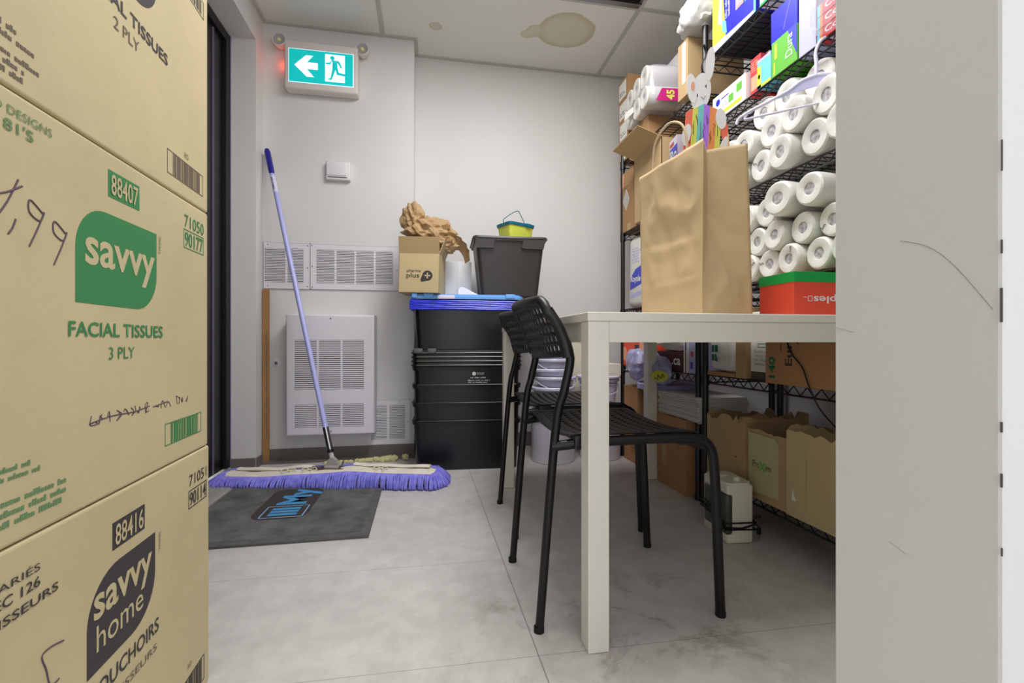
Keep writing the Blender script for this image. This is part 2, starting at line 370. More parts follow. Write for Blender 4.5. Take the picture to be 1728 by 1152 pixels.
# --- ceiling with stains
def node_ceiling():
    m = bpy.data.materials.new('ceiling_tile'); m.use_nodes = True; nt = m.node_tree; b = nt.nodes['Principled BSDF']
    N = nt.nodes.new; L = nt.links.new
    tc = N('ShaderNodeTexCoord'); nz = N('ShaderNodeTexNoise'); nz.inputs['Scale'].default_value = 9; nz.inputs['Detail'].default_value = 4
    L(tc.outputs['Object'], nz.inputs['Vector'])
    mv = N('ShaderNodeVectorMath'); mv.operation = 'MULTIPLY_ADD'; mv.inputs[1].default_value = (0.035, 0.035, 0); L(nz.outputs['Color'], mv.inputs[0]); 
    sb = N('ShaderNodeVectorMath'); sb.operation = 'ADD'; sb.inputs[1].default_value = (-0.0175, -0.0175, 0); L(tc.outputs['Object'], sb.inputs[0]); L(sb.outputs[0], mv.inputs[2])
    sp = N('ShaderNodeSeparateXYZ'); L(mv.outputs[0], sp.inputs[0])
    def mth(op, a, c=None):
        n = N('ShaderNodeMath'); n.operation = op
        for i, q in enumerate((a, c)):
            if q is None: continue
            if isinstance(q, (int, float)): n.inputs[i].default_value = q
            else: L(q, n.inputs[i])
        return n.outputs[0]
    def ell(cx, cy, rx, ry):
        return mth('SQRT', mth('ADD', mth('POWER', mth('DIVIDE', mth('SUBTRACT', sp.outputs[0], cx), rx), 2), mth('POWER', mth('DIVIDE', mth('SUBTRACT', sp.outputs[1], cy), ry), 2)))
    dd = None
    for e in ((0.77, 2.515, 0.165, 0.145), (0.59, 2.548, 0.05, 0.05), (0.555, 2.575, 0.04, 0.035), (0.036, 2.60, 0.038, 0.032), (1.44, 2.36, 0.07, 0.06)):
        q = ell(*e); dd = q if dd is None else mth('MINIMUM', dd, q)
    ins = N('ShaderNodeMapRange'); ins.inputs[1].default_value = 1.03; ins.inputs[2].default_value = 0.97; L(dd, ins.inputs[0])
    edge = N('ShaderNodeMapRange'); edge.inputs[1].default_value = 0.72; edge.inputs[2].default_value = 1.0; L(dd, edge.inputs[0])
    f = mth('MULTIPLY', ins.outputs[0], mth('ADD', 0.5, mth('MULTIPLY', edge.outputs[0], 0.4)))
    mx = N('ShaderNodeMix'); mx.data_type = 'RGBA'; mx.inputs[6].default_value = (*lin((236, 234, 228)), 1); mx.inputs[7].default_value = (*lin((196, 184, 144)), 1)
    L(f, mx.inputs[0]); L(mx.outputs[2], b.inputs['Base Color']); b.inputs['Roughness'].default_value = 0.8
    return m
ce = MB(); ce.box(-1.2, 1.7, -1.9, 3.0, CZ, CZ+0.05); struct('ceiling', ce, node_ceiling())
def tb(n, x0, x1, y0, y1, z0=CZ-0.005, z1=CZ, m='tbar'):
    b = MB(); b.box(x0, x1, y0, y1, z0, z1, 0.001); return struct(n, b, m)
tb('trim_1', -0.278, -0.254, 0.42, 2.745); tb('trim_2', 1.092, 1.116, 0.42, 2.9); tb('trim_3', -0.914, 1.5, 2.262, 2.286, CZ-0.004)
tb('trim_4', -0.914, -0.07, 2.722, 2.745, CZ-0.006, CZ); tb('trim_5', -0.09, 1.52, 2.878, 2.9, CZ-0.006, CZ); tb('trim_6', -0.914, -0.892, 0.42, 2.722, CZ-0.006, CZ); tb('trim_7', -0.09, -0.068, 2.745, 2.878, CZ-0.006, CZ)
cv = thing('ceiling_vent', 'black ceiling vent slot in a metal frame above the shelves', 'vent', (0.95, 2.10, CZ))
b = MB(); b.box(-0.25, 0.14, -0.15, 0.15, -0.004, 0.0); b.build('opening', 'blackm', cv)
b = MB(); b.box(-0.26, 0.142, 0.135, 0.16, -0.014, 0.0, 0.002); b.box(-0.26, 0.142, 0.12, 0.126, -0.02, 0.0); b.box(0.128, 0.142, -0.15, 0.135, -0.012, 0.0, 0.002); b.build('frame', 'steel', cv)
# --- walls
b = MB(); b.box(-0.09, 1.62, 2.9, 3.0, 0, CZ); struct('wall_back', b, 'wall')
b = MB(); b.box(-0.914, -0.09, 2.745, 2.9, 0, CZ); struct('wall_back_left', b, 'wall')
b = MB(); b.box(1.52, 1.62, 0.402, 2.9, 0, CZ); struct('wall_right', b, 'wallc')
b = MB(); b.box(-1.12, -0.914, 2.638, 3.0, 0, CZ, 0); b.box(-1.12, -0.914, 1.15, 2.638, 2.29, CZ); b.box(-1.12, -0.914, 0.262, 1.15, 0, CZ); struct('wall_left', b, 'wall')
b = MB(); b.box(0.41, 1.62, 0.262, 0.402, 0, CZ, 0.003); struct('wall_front_right', b, 'wall')
b = MB(); b.box(-1.12, -0.50, 0.262, 0.402, 0, CZ); b.box(-0.50, 0.41, 0.262, 0.402, 2.12, CZ); struct('wall_front_left', b, 'wall')
b = MB(); b.box(-1.2, -1.12, -1.9, 0.402, 0, CZ); struct('wall_blocker_left', b, 'wall')  # unseen, added to keep side light from the world off the jamb
b = MB(); b.box(1.62, 1.7, -1.9, 0.402, 0, CZ); struct('wall_blocker_right', b, 'wall')  # unseen counterpart, added so world light enters only from behind
# paint chips along the edge of the door jamb, scratches on it
b = MB(); rnd = random.Random(4)
for z, l in ((1.43, 0.02), (1.32, 0.05), (1.25, 0.02), (1.18, 0.05), (0.80, 0.045), (0.74, 0.02), (0.69, 0.05), (0.61, 0.015), (0.57, 0.02), (0.52, 0.012)):
    b.box(0.4086, 0.4095, 0.2615, 0.2615+rnd.uniform(0.0007, 0.0014), z, z*1.0+l*0.5)
struct('trim_8', b, 'scuff')
b = MB(); b.tube(smoothpts([(0.4098, 0.335, 0.765), (0.4098, 0.312, 0.755), (0.4098, 0.292, 0.735), (0.4098, 0.268, 0.70)], 4), 0.00022, 4)
b.tube([(0.4098, 0.40, 0.69), (0.4098, 0.38, 0.685)], 0.0002, 4); b.tube([(0.4098, 0.345, 0.495), (0.4098, 0.33, 0.49)], 0.0002, 4); struct('trim_9', b, 'scr')
# baseboards
b = MB(); b.box(-0.914, -0.09, 2.737, 2.745, 0, 0.074, 0.002); b.box(-0.914, -0.09, 2.70, 2.737, 0, 0.012, 0.002); struct('baseboard_back_left', b, 'base')
b = MB(); b.box(-0.09, 1.52, 2.892, 2.9, 0, 0.09, 0.002); struct('baseboard_back', b, 'base')
b = MB(); b.box(-0.914, -0.906, 2.640, 2.737, 0, 0.055, 0.002); b.box(-1.035, -0.914, 2.630, 2.638, 0, 0.055, 0.002); struct('baseboard_left', b, 'base')
# --- dark door in the left wall
d = thing('door_1', None, None, (-1.045, 1.9, 0)); d['kind'] = 'structure'
b = MB(); b.box(-0.03, 0.007, 0.69, 0.738, 0.012, 2.288, 0.002); b.box(-0.03, 0.007, -0.738, -0.69, 0.012, 2.288, 0.002); b.box(-0.03, 0.007, -0.69, 0.69, 2.24, 2.288, 0.002); b.build('door_frame', 'doorf', d)
b = MB(); b.box(0.0075, 0.0105, 0.728, 0.738, 0.012, 2.288); b.build('door_seal', 'doore', d)
b = MB(); b.box(-0.03, -0.012, -0.69, 0.69, 0.012, 2.24); b.build('door_panel', 'doorp', d)
b = MB(); b.box(-0.012, -0.004, 0.575, 0.578, 0.02, 2.23); b.build('door_molding', 'doore', d)
b = MB(); b.box(-1.0345, -0.885, 1.2, 2.60, 0.0, 0.008, 0.001)
for k in range(9): b.box(-1.028+k*0.0155, -1.020+k*0.0155, 1.2, 2.60, 0.008, 0.0125)
tag(b.build('door_threshold', 'thr'), kind='structure')
# ================================================================== LEFT: THREE TISSUE CASES
u_ = Vector((-0.046, 0.999, 0)).normalized(); rzc = math.atan2(u_.y, u_.x)   # reading direction of the printed face
def case(z0, h, label, far=0.0):
    # local frame: x along the printed face towards the back wall, face at y=0 looking to -y (the aisle)
    r = thing('tissue_case', label, 'cardboard box', (-0.434+u_.x*far, 0.998+u_.y*far, z0), rzc, None)
    L_ = 0.565+far
    b = MB(); b.box(-L_, 0, 0, 0.385, 0.0005, h-0.0005, 0.004, seg=3); b.build('body', 'card', r)
    b = MB(); b.box(-L_+0.003, -0.003, 0.19, 0.195, h-0.0006, h+0.0002); b.box(-0.0003, 0.0006, 0.16, 0.225, 0.0, 0.09); b.build('packing_tape', 'cardm', r)
    f = Face(r, (-far, 0, 0), (1, 0, 0), (0, 0, 1)); f.z0 = z0
    return r, f
# bottom case: charcoal print
r, f = case(0.0, 0.470, 'bottom pale tissue case of the stack, charcoal logo with two words', 0.006)
f.poly(rounded(0.156, 0.122, 0.064, -0.350, 0.2545, (1, 0, 1, 0), 9), 'ink', 'printed_logo')
f.text('savvy', -0.338, 0.306, 0.134, 0.046, 'card', 0.02); f.text('home', -0.333, 0.278, 0.105, 0.034, 'card', 0.0)
f.rect(-0.300, 0.394, 0.077, 0.037, 'ink'); f.text('88416', -0.295, 0.398, 0.067, 0.029, 'card', 0.01, lift=0.0012)
f.text('71051', -0.080, 0.412, 0.072, 0.020, 'ink'); f.frame(-0.082, 0.371, 0.075, 0.033, 0.0016, 'ink'); f.text('90114', -0.078, 0.375, 0.067, 0.025, 'ink', 0.01)
f.text('VARIÉS', -0.490, 0.430, 0.066, 0.010, 'ink'); f.text('AVEC 126', -0.507, 0.413, 0.083, 0.011, 'ink', 0.01); f.text('ÉPAISSEURS', -0.515, 0.395, 0.117, 0.012, 'ink', 0.01)
f.text('MOUCHOIRS', -0.352, 0.217, 0.168, 0.022, 'ink', 0.01); f.text('2 ÉPAISSEURS', -0.345, 0.190, 0.155, 0.014, 'ink2')
f.line([(-0.389, 0.331), (-0.408, 0.336), (-0.421, 0.334), (-0.415, 0.315), (-0.409, 0.294), (-0.396, 0.292)], 0.0011, 'pen')
f.bars(-0.135, 0.020, 0.118, 0.048, 'ink', 24, 5); f.text('RO', -0.085, 0.083, 0.014, 0.009, 'ink2')
Face(r, (-0.188, 0, 0.342), (0, 0, 1), (-1, 0, 0)).text('TM/MC', 0, -0.004, 0.030, 0.006, 'ink2')
# middle case: green print
r, f = case(0.4705, 0.4585, 'middle pale tissue case with green logo and handwritten price')
Z = -0.4705
f.poly(rounded(0.180, 0.122, 0.055, -0.370, 0.7235+Z, (1, 0, 1, 0), 9), 'green', 'printed_logo')
f.text('savvy', -0.354, 0.757+Z, 0.158, 0.050, 'card', 0.02)
f.text('FACIAL TISSUES', -0.382, 0.682+Z, 0.210, 0.0185, 'green', 0.015); f.text('3 PLY', -0.308, 0.652+Z, 0.058, 0.0165, 'green')
f.rect(-0.309, 0.869+Z, 0.072, 0.036, 'green'); f.text('88407', -0.304, 0.873+Z, 0.062, 0.028, 'card', 0.01, lift=0.0012)
f.text('71050', -0.098, 0.881+Z, 0.078, 0.022, 'green'); f.frame(-0.100, 0.843+Z, 0.080, 0.034, 0.0014, 'green'); f.text('90177', -0.096, 0.847+Z, 0.072, 0.026, 'green', 0.01)
f.bars(-0.164, 0.504+Z, 0.133, 0.037, 'green', 28, 2)
f.text('ASSORTED DESIGNS', -0.545, 0.903+Z, 0.138, 0.009, 'greend'); f.text("81'S", -0.470, 0.886+Z, 0.037, 0.012, 'greend', 0.01)
f.scrawl(-0.545, 0.536+Z, 0.137, 0.018, 'greend', 2, 3); f.scrawl(-0.545, 0.490+Z, 0.170, 0.032, 'greend', 3, 6)
Face(r, (-0.181, 0, 0.815+Z), (0, 0, 1), (-1, 0, 0)).text('TM/MC', 0, -0.004, 0.030, 0.007, 'greend')
# hand lettering: a struck-through line and a price
zz = 0.575+Z; rn = random.Random(8); px = -0.345
for wd in (8, 3, 3):
    for k in range(wd):
        b = MB(); q = [(px+rn.uniform(0, .015), zz+rn.uniform(-0.008, 0.008)) for _ in range(5)]
        f.line(q, 0.0008, 'pen'); px += 0.0172
    px += 0.013
f.line([(-0.346, zz-0.002), (-0.30, zz+0.001), (-0.25, zz-0.001), (-0.21, zz+0.002)], 0.0009, 'pen'); f.line([(-0.20, zz-0.001), (-0.155, zz+0.002)], 0.0009, 'pen')
f.line([(-0.487, 0.845+Z), (-0.489, 0.818+Z), (-0.470, 0.822+Z), (-0.447, 0.836+Z)], 0.0011, 'pen'); f.line([(-0.452, 0.841+Z), (-0.465, 0.815+Z), (-0.482, 0.79+Z)], 0.0011, 'pen')
f.line([(-0.455, 0.80+Z), (-0.459, 0.79+Z), (-0.464, 0.783+Z)], 0.0011, 'pen')
for dx_, dz_ in ((0.0, 0.0), (0.034, -0.014)):
    f.line([(-0.420+dx_, 0.815+Z+dz_), (-0.437+dx_, 0.825+Z+dz_), (-0.438+dx_, 0.812+Z+dz_), (-0.424+dx_, 0.806+Z+dz_), (-0.418+dx_, 0.817+Z+dz_), (-0.427+dx_, 0.797+Z+dz_), (-0.438+dx_, 0.776+Z+dz_)], 0.0011, 'pen')
# top case: charcoal print
r, f = case(0.9295, 0.4585, 'top pale tissue case of the stack with dark 2 ply print')
Z = -0.9295
f.poly(rounded(0.180, 0.122, 0.055, -0.370, 1.176+Z, (1, 0, 1, 0), 9), 'ink', 'printed_logo'); f.text('savvy', -0.354, 1.21+Z, 0.158, 0.050, 'card', 0.02)
f.text('FACIAL TISSUES', -0.366, 1.130+Z, 0.210, 0.0185, 'ink', 0.015); f.text('2 PLY', -0.298, 1.101+Z, 0.060, 0.0165, 'ink2')
f.bars(-0.157, 0.956+Z, 0.134, 0.040, 'ink2', 28, 9); f.text('RO', -0.098, 1.003+Z, 0.015, 0.010, 'ink2')
f.frame(-0.100, 1.300+Z, 0.080, 0.034, 0.0014, 'ink'); f.bars(-0.098, 1.303+Z, 0.076, 0.028, 'ink', 10, 4, border=False)
f.scrawl(-0.545, 0.975+Z, 0.118, 0.020, 'ink2', 2, 3); f.scrawl(-0.545, 0.940+Z, 0.125, 0.028, 'ink2', 3, 6)
# ================================================================== BACK LEFT WALL FITTINGS
# exit sign
sg = thing('exit_sign', 'lit teal running man exit sign with two lamp heads', 'exit sign', (-0.592, 2.745, 2.19))
b = MB(); b.box(-0.194, 0.194, -0.068, 0, -0.122, 0.145, 0.012, seg=4); b.build('housing', 'sign', sg, True)
fs = Face(sg, (-0.168, -0.0684, -0.084), (1, 0, 0), (0, 0, 1))
fs.rect(-0.003, -0.003, 0.342, 0.186, 'signw', 'panel_border', 0.0); fs.rect(0, 0, 0.336, 0.180, 'signb', 'lit_panel', 0.0008)
fs.poly([(0.028, 0.092), (0.088, 0.150), (0.126, 0.150), (0.094, 0.112), (0.150, 0.112), (0.150, 0.074), (0.094, 0.074), (0.130, 0.032), (0.092, 0.032)], 'signw', 'arrow', 0.0016)
fs.rect(0.188, 0.016, 0.105, 0.152, 'signw', 'doorway_symbol', 0.0016)
b = MB(); o_ = fs.o+fs.n*0.0024
b.prism([(0.227+0.012*math.cos(a*PI/8), 0.148+0.012*math.sin(a*PI/8)) for a in range(16)], o_, fs.u, fs.v, 0.0004)
b.prism([(0.222, 0.128), (0.248, 0.132), (0.262, 0.112), (0.272, 0.094), (0.278, 0.099), (0.268, 0.124), (0.258, 0.136), (0.225, 0.136), (0.212, 0.122), (0.192, 0.120), (0.192, 0.112), (0.216, 0.112)], o_, fs.u, fs.v, 0.0004)
b.prism([(0.228, 0.130), (0.252, 0.130), (0.254, 0.098), (0.260, 0.070), (0.298, 0.064), (0.306, 0.052), (0.300, 0.052), (0.250, 0.057), (0.244, 0.085), (0.236, 0.062), (0.222, 0.026), (0.205, 0.026), (0.205, 0.031), (0.217, 0.036), (0.226, 0.085)], o_, fs.u, fs.v, 0.0004)
b.build('running_figure', 'signb', sg)
for sx, nm in ((-0.222, 'bulb'), (0.216, 'bulb')):
    mx = Matrix.Translation((sx, -0.035, 0.145 if sx < 0 else 0.142)) @ Matrix.Rotation(PI/2, 4, 'X')
    b = MB(); b.lathe([(0, -0.035), (0.022, -0.035), (0.034, -0.012), (0.036, 0.028), (0.033, 0.030), (0.031, 0.024)], 28, mx=mx); hd = b.build('lamp_head', 'sign', sg, True)
    b = MB(); b.lathe([(0.031, 0.024), (0.02, 0.021), (0.0, 0.019)], 28, mx=mx); b.build('reflector', 'lamp', hd, True)
    b = MB(); b.lathe([(0.0, 0.030), (0.009, 0.026), (0.011, 0.020), (0.0, 0.018)], 14, mx=mx); b.build('bulb', 'bulb', hd, True)
    b = MB(); b.tube([(sx*0.86, -0.03, 0.135), (sx*0.98, -0.03, 0.14)], 0.01, 8); b.build('lamp_arm', 'sign', sg, True)
b = MB(); b.box(-0.1965, -0.1935, -0.03, -0.022, 0.03, 0.038); b.build('status_light', 'redled', sg)
pd = bpy.data.lights.new('status_glow', 'POINT'); pd.energy = 0.05; pd.color = (1, 0.08, 0.04); pd.shadow_soft_size = 0.004
po = bpy.data.objects.new('status_glow', pd); COL.objects.link(po); po.parent = sg; po.location = (-0.206, -0.026, 0.034)
# thermostat
t = thing('wall_sensor', 'small white plastic sensor box on the wall under the exit sign', 'thermostat', (-0.507, 2.745, 1.645))
b = MB(); b.box(-0.070, 0.062, -0.030, 0, -0.052, 0.052, 0.006, seg=3); b.build('housing', 'white', t, True)
b = MB(); b.box(-0.066, 0.040, -0.0345, -0.029, -0.030, 0.050, 0.004, seg=3); b.build('front_cover', 'heat', t, True)
b = MB(); b.box(-0.06, 0.045, -0.0315, -0.0285, -0.041, -0.036); b.build('slot', 'dark', t)
# grilles
def plate(b, x0, x1, z0, z1, y0, y1, holes):
    xs = sorted({x0, x1} | {h[0] for h in holes} | {h[1] for h in holes}); zs = sorted({z0, z1} | {h[2] for h in holes} | {h[3] for h in holes})
    for i in range(len(xs)-1):
        for j in range(len(zs)-1):
            cx, cz = (xs[i]+xs[i+1])/2, (zs[j]+zs[j+1])/2
            if any(h[0] < cx < h[1] and h[2] < cz < h[3] for h in holes): continue
            b.box(xs[i], xs[i+1], y0, y1, zs[j], zs[j+1])
def slats(b, h, y0, y1, n, tilt=0.35):
    for k in range(n):
        z = h[2]+(k+0.5)*(h[3]-h[2])/n; t = (h[3]-h[2])/n*0.30
        b.prism([(y0, z-t-(y1-y0)*tilt*0), (y1, z+t*0.2), (y1, z+t*1.2), (y0, z+t)], (h[0], 0, 0), (0, 1, 0), (0, 0, 1), h[1]-h[0])
def vent(label, cx, cz, w, h, holes, n, sc):
    g = thing('vent_grille', label, 'vent grille', (cx, 2.745, cz))
    x0, x1, z0, z1 = -w/2, w/2, -h/2, h/2
    b = MB(); plate(b, x0, x1, z0, z1, -0.007, -0.003, holes); b.box(x0, x1, -0.0085, 0, z1-0.003, z1); b.box(x0, x1, -0.0085, 0, z0, z0+0.003); b.box(x0, x0+0.003, -0.0085, 0, z0, z1); b.box(x1-0.003, x1, -0.0085, 0, z0, z1)
    b.build('frame', 'heat', g)
    b = MB(); b.box(x0+0.004, x1-0.004, -0.0012, -0.0002, z0+0.004, z1-0.004); b.build('backing', 'dark', g)
    b = MB()
    for hh in holes: slats(b, hh, -0.007, -0.002, n)
    b.build('louvers', 'heat', g)
    for (a, c) in sc:
        b = MB(); b.lathe([(0.0035, 0), (0.0035, 0.001), (0, 0.0018)], 10, mx=Matrix.Translation((a, -0.0072, c)) @ Matrix.Rotation(PI/2, 4, 'X')); b.build('screw', 'steel', g, True)
vent('left white louvered vent panel behind the top of the mop pole', -0.787, 1.102, 0.242, 0.260, [(-0.118, -0.010, -0.096, 0.096), (0.002, 0.086, -0.096, 0.096)], 22, [(-0.1, 0.115), (0.108, 0.115), (0.108, -0.01), (0.108, -0.115), (-0.1, -0.115)])
vent('wide white louvered vent panel right of the mop pole', -0.4195, 1.102, 0.487, 0.258, [(-0.213+k*0.108, -0.213+k*0.108+0.098, -0.096, 0.098) for k in range(4)], 22, [(-0.235, 0.118), (-0.235, 0), (-0.235, -0.118), (0.232, -0.01)])
vent('small low vent panel half behind the wall heater', -0.234, 0.207, 0.242, 0.258, [(-0.10, -0.012, -0.10, 0.10), (0.003, 0.092, -0.10, 0.10)], 22, [(0.06, 0.118), (0.11, 0.0)])
# wall heater
h = thing('wall_heater', 'white boxy wall heater with two louvered grilles', 'heater', (-0.531, 2.745, 0.165))
hx, hz, dp = 0.230, 0.658, -0.125
holes = [(-0.185+k*0.123, -0.185+k*0.123+0.113, 0.250, 0.520) for k in range(3)]+[(-0.185+k*0.123, -0.185+k*0.123+0.113, 0.045, 0.170) for k in range(3)]
b = MB(); plate(b, -hx+0.012, hx-0.012, 0.012, hz-0.012, dp, dp+0.003, holes)
# rounded surround shell
def shell(b, x0, x1, z0, z1, yf, yb, r):
    n = 6; prev = None
    for k in range(n+1):
        a = PI/2*k/n; ins = r*(1-math.sin(a)); y = yf+r*(1-math.cos(a))
        ring = [b.bm.verts.new(p) for p in ((x0+ins, y, z0+ins), (x1-ins, y, z0+ins), (x1-ins, y, z1-ins), (x0+ins, y, z1-ins))]
        if prev:
            for i in range(4): b.bm.faces.new((prev[i], prev[(i+1) % 4], ring[(i+1) % 4], ring[i]))
        prev = ring
    ring = [b.bm.verts.new(p) for p in ((x0, yb, z0), (x1, yb, z0), (x1, yb, z1), (x0, yb, z1))]
    for i in range(4): b.bm.faces.new((prev[i], prev[(i+1) % 4], ring[(i+1) % 4], ring[i]))
shell(b, -hx, hx, 0, hz, dp, -0.001, 0.012)
b.build('cover', 'heat', h, True)
b = MB(); b.box(-hx+0.01, hx-0.01, dp+0.02, -0.001, 0.01, hz-0.01); b.build('inner_casing', 'darkh', h)
b = MB()
for hh in holes[:3]: slats(b, hh, dp, dp+0.008, 24)
b.build('louvers', 'heat', h)
b = MB()
for hh in holes[3:]: slats(b, hh, dp, dp+0.008, 12)
b.build('louvers', 'heat', h)
for z in (0.636, 0.022):
    b = MB(); b.lathe([(0.004, 0), (0.004, 0.001), (0, 0.002)], 10, mx=Matrix.Translation((0, dp, z)) @ Matrix.Rotation(PI/2, 4, 'X')); b.build('screw', 'steel', h, True)
kb = thing('escutcheon', 'small round white plate on the wall left of the heater', 'wall plate', (-0.842, 2.745, 0.556))
b = MB(); b.lathe([(0.024, 0), (0.024, 0.003), (0.016, 0.006), (0, 0.007)], 24, mx=Matrix.Rotation(PI/2, 4, 'X')); b.build('plate', 'heat', kb, True)
b = MB(); b.lathe([(0.008, 0.006), (0.009, 0.014), (0, 0.017)], 16, mx=Matrix.Rotation(PI/2, 4, 'X')); b.build('keyhole', 'steel', kb, True)
# yardstick
y = thing('yardstick', 'tall wooden measuring stick with inked writing leaning in the corner', 'ruler', (-0.892, 2.722, 0.0))
b = MB(); b.box(-0.0185, 0.0185, -0.003, 0.003, 0.0005, 0.965, 0.001); b.build('stick', 'wood', y)
fy = Face(y, (0.010, -0.003, 0.05), (0, 0, 1), (-1, 0, 0))
fy.scrawl(0.10, 0.001, 0.62, 0.011, 'ink2', 1, 6, 'inked_writing', 0.8)
b = MB()
for k in range(60): b.box(-0.0185, -0.0185+(0.010 if k % 4 == 0 else 0.005), -0.0036, -0.003, 0.03+k*0.0152, 0.0308+k*0.0152)
b.build('tick_marks', 'ink', y)
# ================================================================== MOP
mp = thing('dust_mop', 'wide violet dust mop with lavender pole leaning in the corner', 'mop', (-0.462, 2.30, 0), math.radians(-11.5))
HL, HWD = 0.50, 0.062
rn = random.Random(3)
def padz(x): return 0.050+0.012*math.sin(x*5+0.6)+0.008*noise.noise(Vector((x*5, 1, 0)))
b = MB(); nx, ny = 60, 8; grid = []
for i in range(nx+1):
    row = []
    for j in range(ny+1):
        x = -HL+2*HL*i/nx; yv = -HWD+2*HWD*j/ny; e = min(1, (1-abs(x)/HL)*14); wy = yv*(0.55+0.45*math.sqrt(max(e, 0)))
        z = padz(x)+0.010*(1-(yv/HWD)**2)+0.005*noise.noise(Vector((x*14, yv*40, 2)))
        row.append(b.bm.verts.new((x, wy, z)))
    grid.append(row)
for i in range(nx):
    for j in range(ny): b.bm.faces.new((grid[i][j], grid[i+1][j], grid[i+1][j+1], grid[i][j+1]))
low = [[b.bm.verts.new((v.co.x, v.co.y, 0.012)) for v in row] for row in (list(r) for r in grid)]
for i in range(nx):
    b.bm.faces.new((grid[i][0], low[i][0], low[i+1][0], grid[i+1][0])); b.bm.faces.new((grid[i][ny], grid[i+1][ny], low[i+1][ny], low[i][ny]))
for j in range(ny):
    b.bm.faces.new((grid[0][j], grid[0][j+1], low[0][j+1], low[0][j])); b.bm.faces.new((grid[nx][j], low[nx][j], low[nx][j+1], grid[nx][j+1]))
for v in [v for v in b.bm.verts if not v.link_faces]: b.bm.verts.remove(v)
b.build('canvas_pad', 'canvas', mp, True)
# folded canvas flap strips and opening
for (x0, x1) in ((-0.47, -0.10), (0.10, 0.47)):
    b = MB(); pts = []
    for k in range(20):
        x = x0+(x1-x0)*k/19; pts.append((x, 0.028+0.006*math.sin(x*22), padz(x)+0.018+0.003*math.sin(x*31)))
    b.tube(pts, 0.019, 8, flat=0.35); b.build('canvas_flap', 'canvas', mp, True)
b = MB(); b.prism([(0.13*math.cos(a*PI/10), 0.024*math.sin(a*PI/10)) for a in range(20)], (0, 0.006, 0.0685), (1, 0, 0), (0, 1, 0), 0.002); b.build('pad_opening', mat('mop_frame_brown', (84, 60, 44), 0.7), mp)
for x in (-0.20, -0.10, 0.24):
    b = MB()
    for sgn in (-1, 1):
        b.tube(smoothpts([(x, -0.012, padz(x)+0.014), (x+sgn*0.022, -0.006, padz(x)+0.022), (x+sgn*0.036, -0.018, padz(x)+0.015), (x+sgn*0.014, -0.022, padz(x)+0.014), (x, -0.012, padz(x)+0.016)], 4), 0.0022, 6)
        b.tube(smoothpts([(x, -0.012, padz(x)+0.015), (x+sgn*0.015, -0.03, padz(x)+0.013), (x+sgn*0.02, -0.045, padz(x)+0.010)], 4), 0.0018, 6)
    b.build('tie_bow', 'canvas', mp, True)
b = MB()
def yarnstrand(px, py, dx, dy, L):
    z = padz(px); w = rn.uniform(-0.006, 0.006)
    s = 1.0+rn.uniform(-0.12, 0.14)
    P_ = [(px-dx*0.004, py-dy*0.004, z+0.001), (px+dx*0.018*s, py+dy*0.018*s, z+0.006), (px+dx*0.040*s+w*dy, py+dy*0.040*s+w*dx, z*0.72+0.002), (px+dx*L*s+w*1.3*dy, py+dy*L*s+w*1.3*dx, 0.016), (px+dx*(L-0.006)*s+w*1.8*dy, py+dy*(L-0.006)*s+w*1.8*dx, 0.0050), (px+dx*0.03, py+dy*0.03, 0.0045)]
    b.tube(smoothpts(P_, 3), 0.0037, 5, cap=False)
for k in range(250):
    x = -HL+2*HL*(k+rn.uniform(-0.3, 0.3))/249; L = 0.052+0.010*noise.noise(Vector((x*6, 0, 0)))
    yarnstrand(x, -HWD*0.98, 0, -1, L)
for k in range(150):
    x = -HL+2*HL*k/149; yarnstrand(x, HWD*0.98, 0, 1, 0.05)
for k in range(54):
    a = -PI/2+PI*k/53; L = 0.062
    yarnstrand(HL-0.01+0.010*math.cos(a), 0.050*math.sin(a), math.cos(a), math.sin(a), L); yarnstrand(-HL+0.01-0.010*math.cos(a), 0.050*math.sin(a), -math.cos(a), math.sin(a), L)
tag(b.build('yarn_fringe', 'yarn', mp, True), kind='stuff')
# socket and pole (points in world, turned into the mop's own frame)
inv = (Matrix.Translation((-0.462, 2.30, 0)) @ Matrix.Rotation(math.radians(-11.5), 4, 'Z')).inverted()
p0 = inv @ Vector((-0.455, 2.315, 0.072)); p1 = inv @ Vector((-0.884, 2.712, 1.735)); dr = (p1-p0).normalized()
b = MB(); b.box(-0.034, 0.034, -0.012, 0.030, 0.062, 0.082, 0.004, seg=3)
b.prism([(-0.030, 0.08), (0.030, 0.08), (0.022, 0.105), (0.008, 0.118), (-0.008, 0.118), (-0.022, 0.105)], (0, 0.020, 0), (1, 0, 0), (0, 0, 1), 0.022)
b.build('swivel_socket', mat('socket_grey', (168, 162, 156), 0.5), mp, True)
b = MB(); b.tube([(-0.05, 0.01, 0.07), (-0.034, 0.01, 0.075)], 0.006, 8); b.build('wire_clip', 'steel', mp, True); b = MB(); b.tube([(0.034, 0.01, 0.075), (0.048, 0.012, 0.078), (0.05, 0.014, 0.10)], 0.005, 8); b.build('wire_clip', 'steel', mp, True)
b = MB(); b.tube([p0+dr*0.025, p0+dr*0.072], [0.013, 0.0105], 12); b.build('neck', mat('socket_light', (196, 190, 184), 0.5), mp, True)
b = MB(); b.tube([p0+dr*0.070, p0+dr*0.084], 0.0155, 16); b.build('collar', 'black', mp, True)
b = MB(); b.tube([p0+dr*0.082, p0+dr*0.195], 0.0145, 16); b.build('chrome_sleeve', 'chrome', mp, True)
b = MB(); b.tube([p0+dr*0.19, p1-dr*0.15], 0.0125, 16); b.build('pole', 'blueh', mp, True)
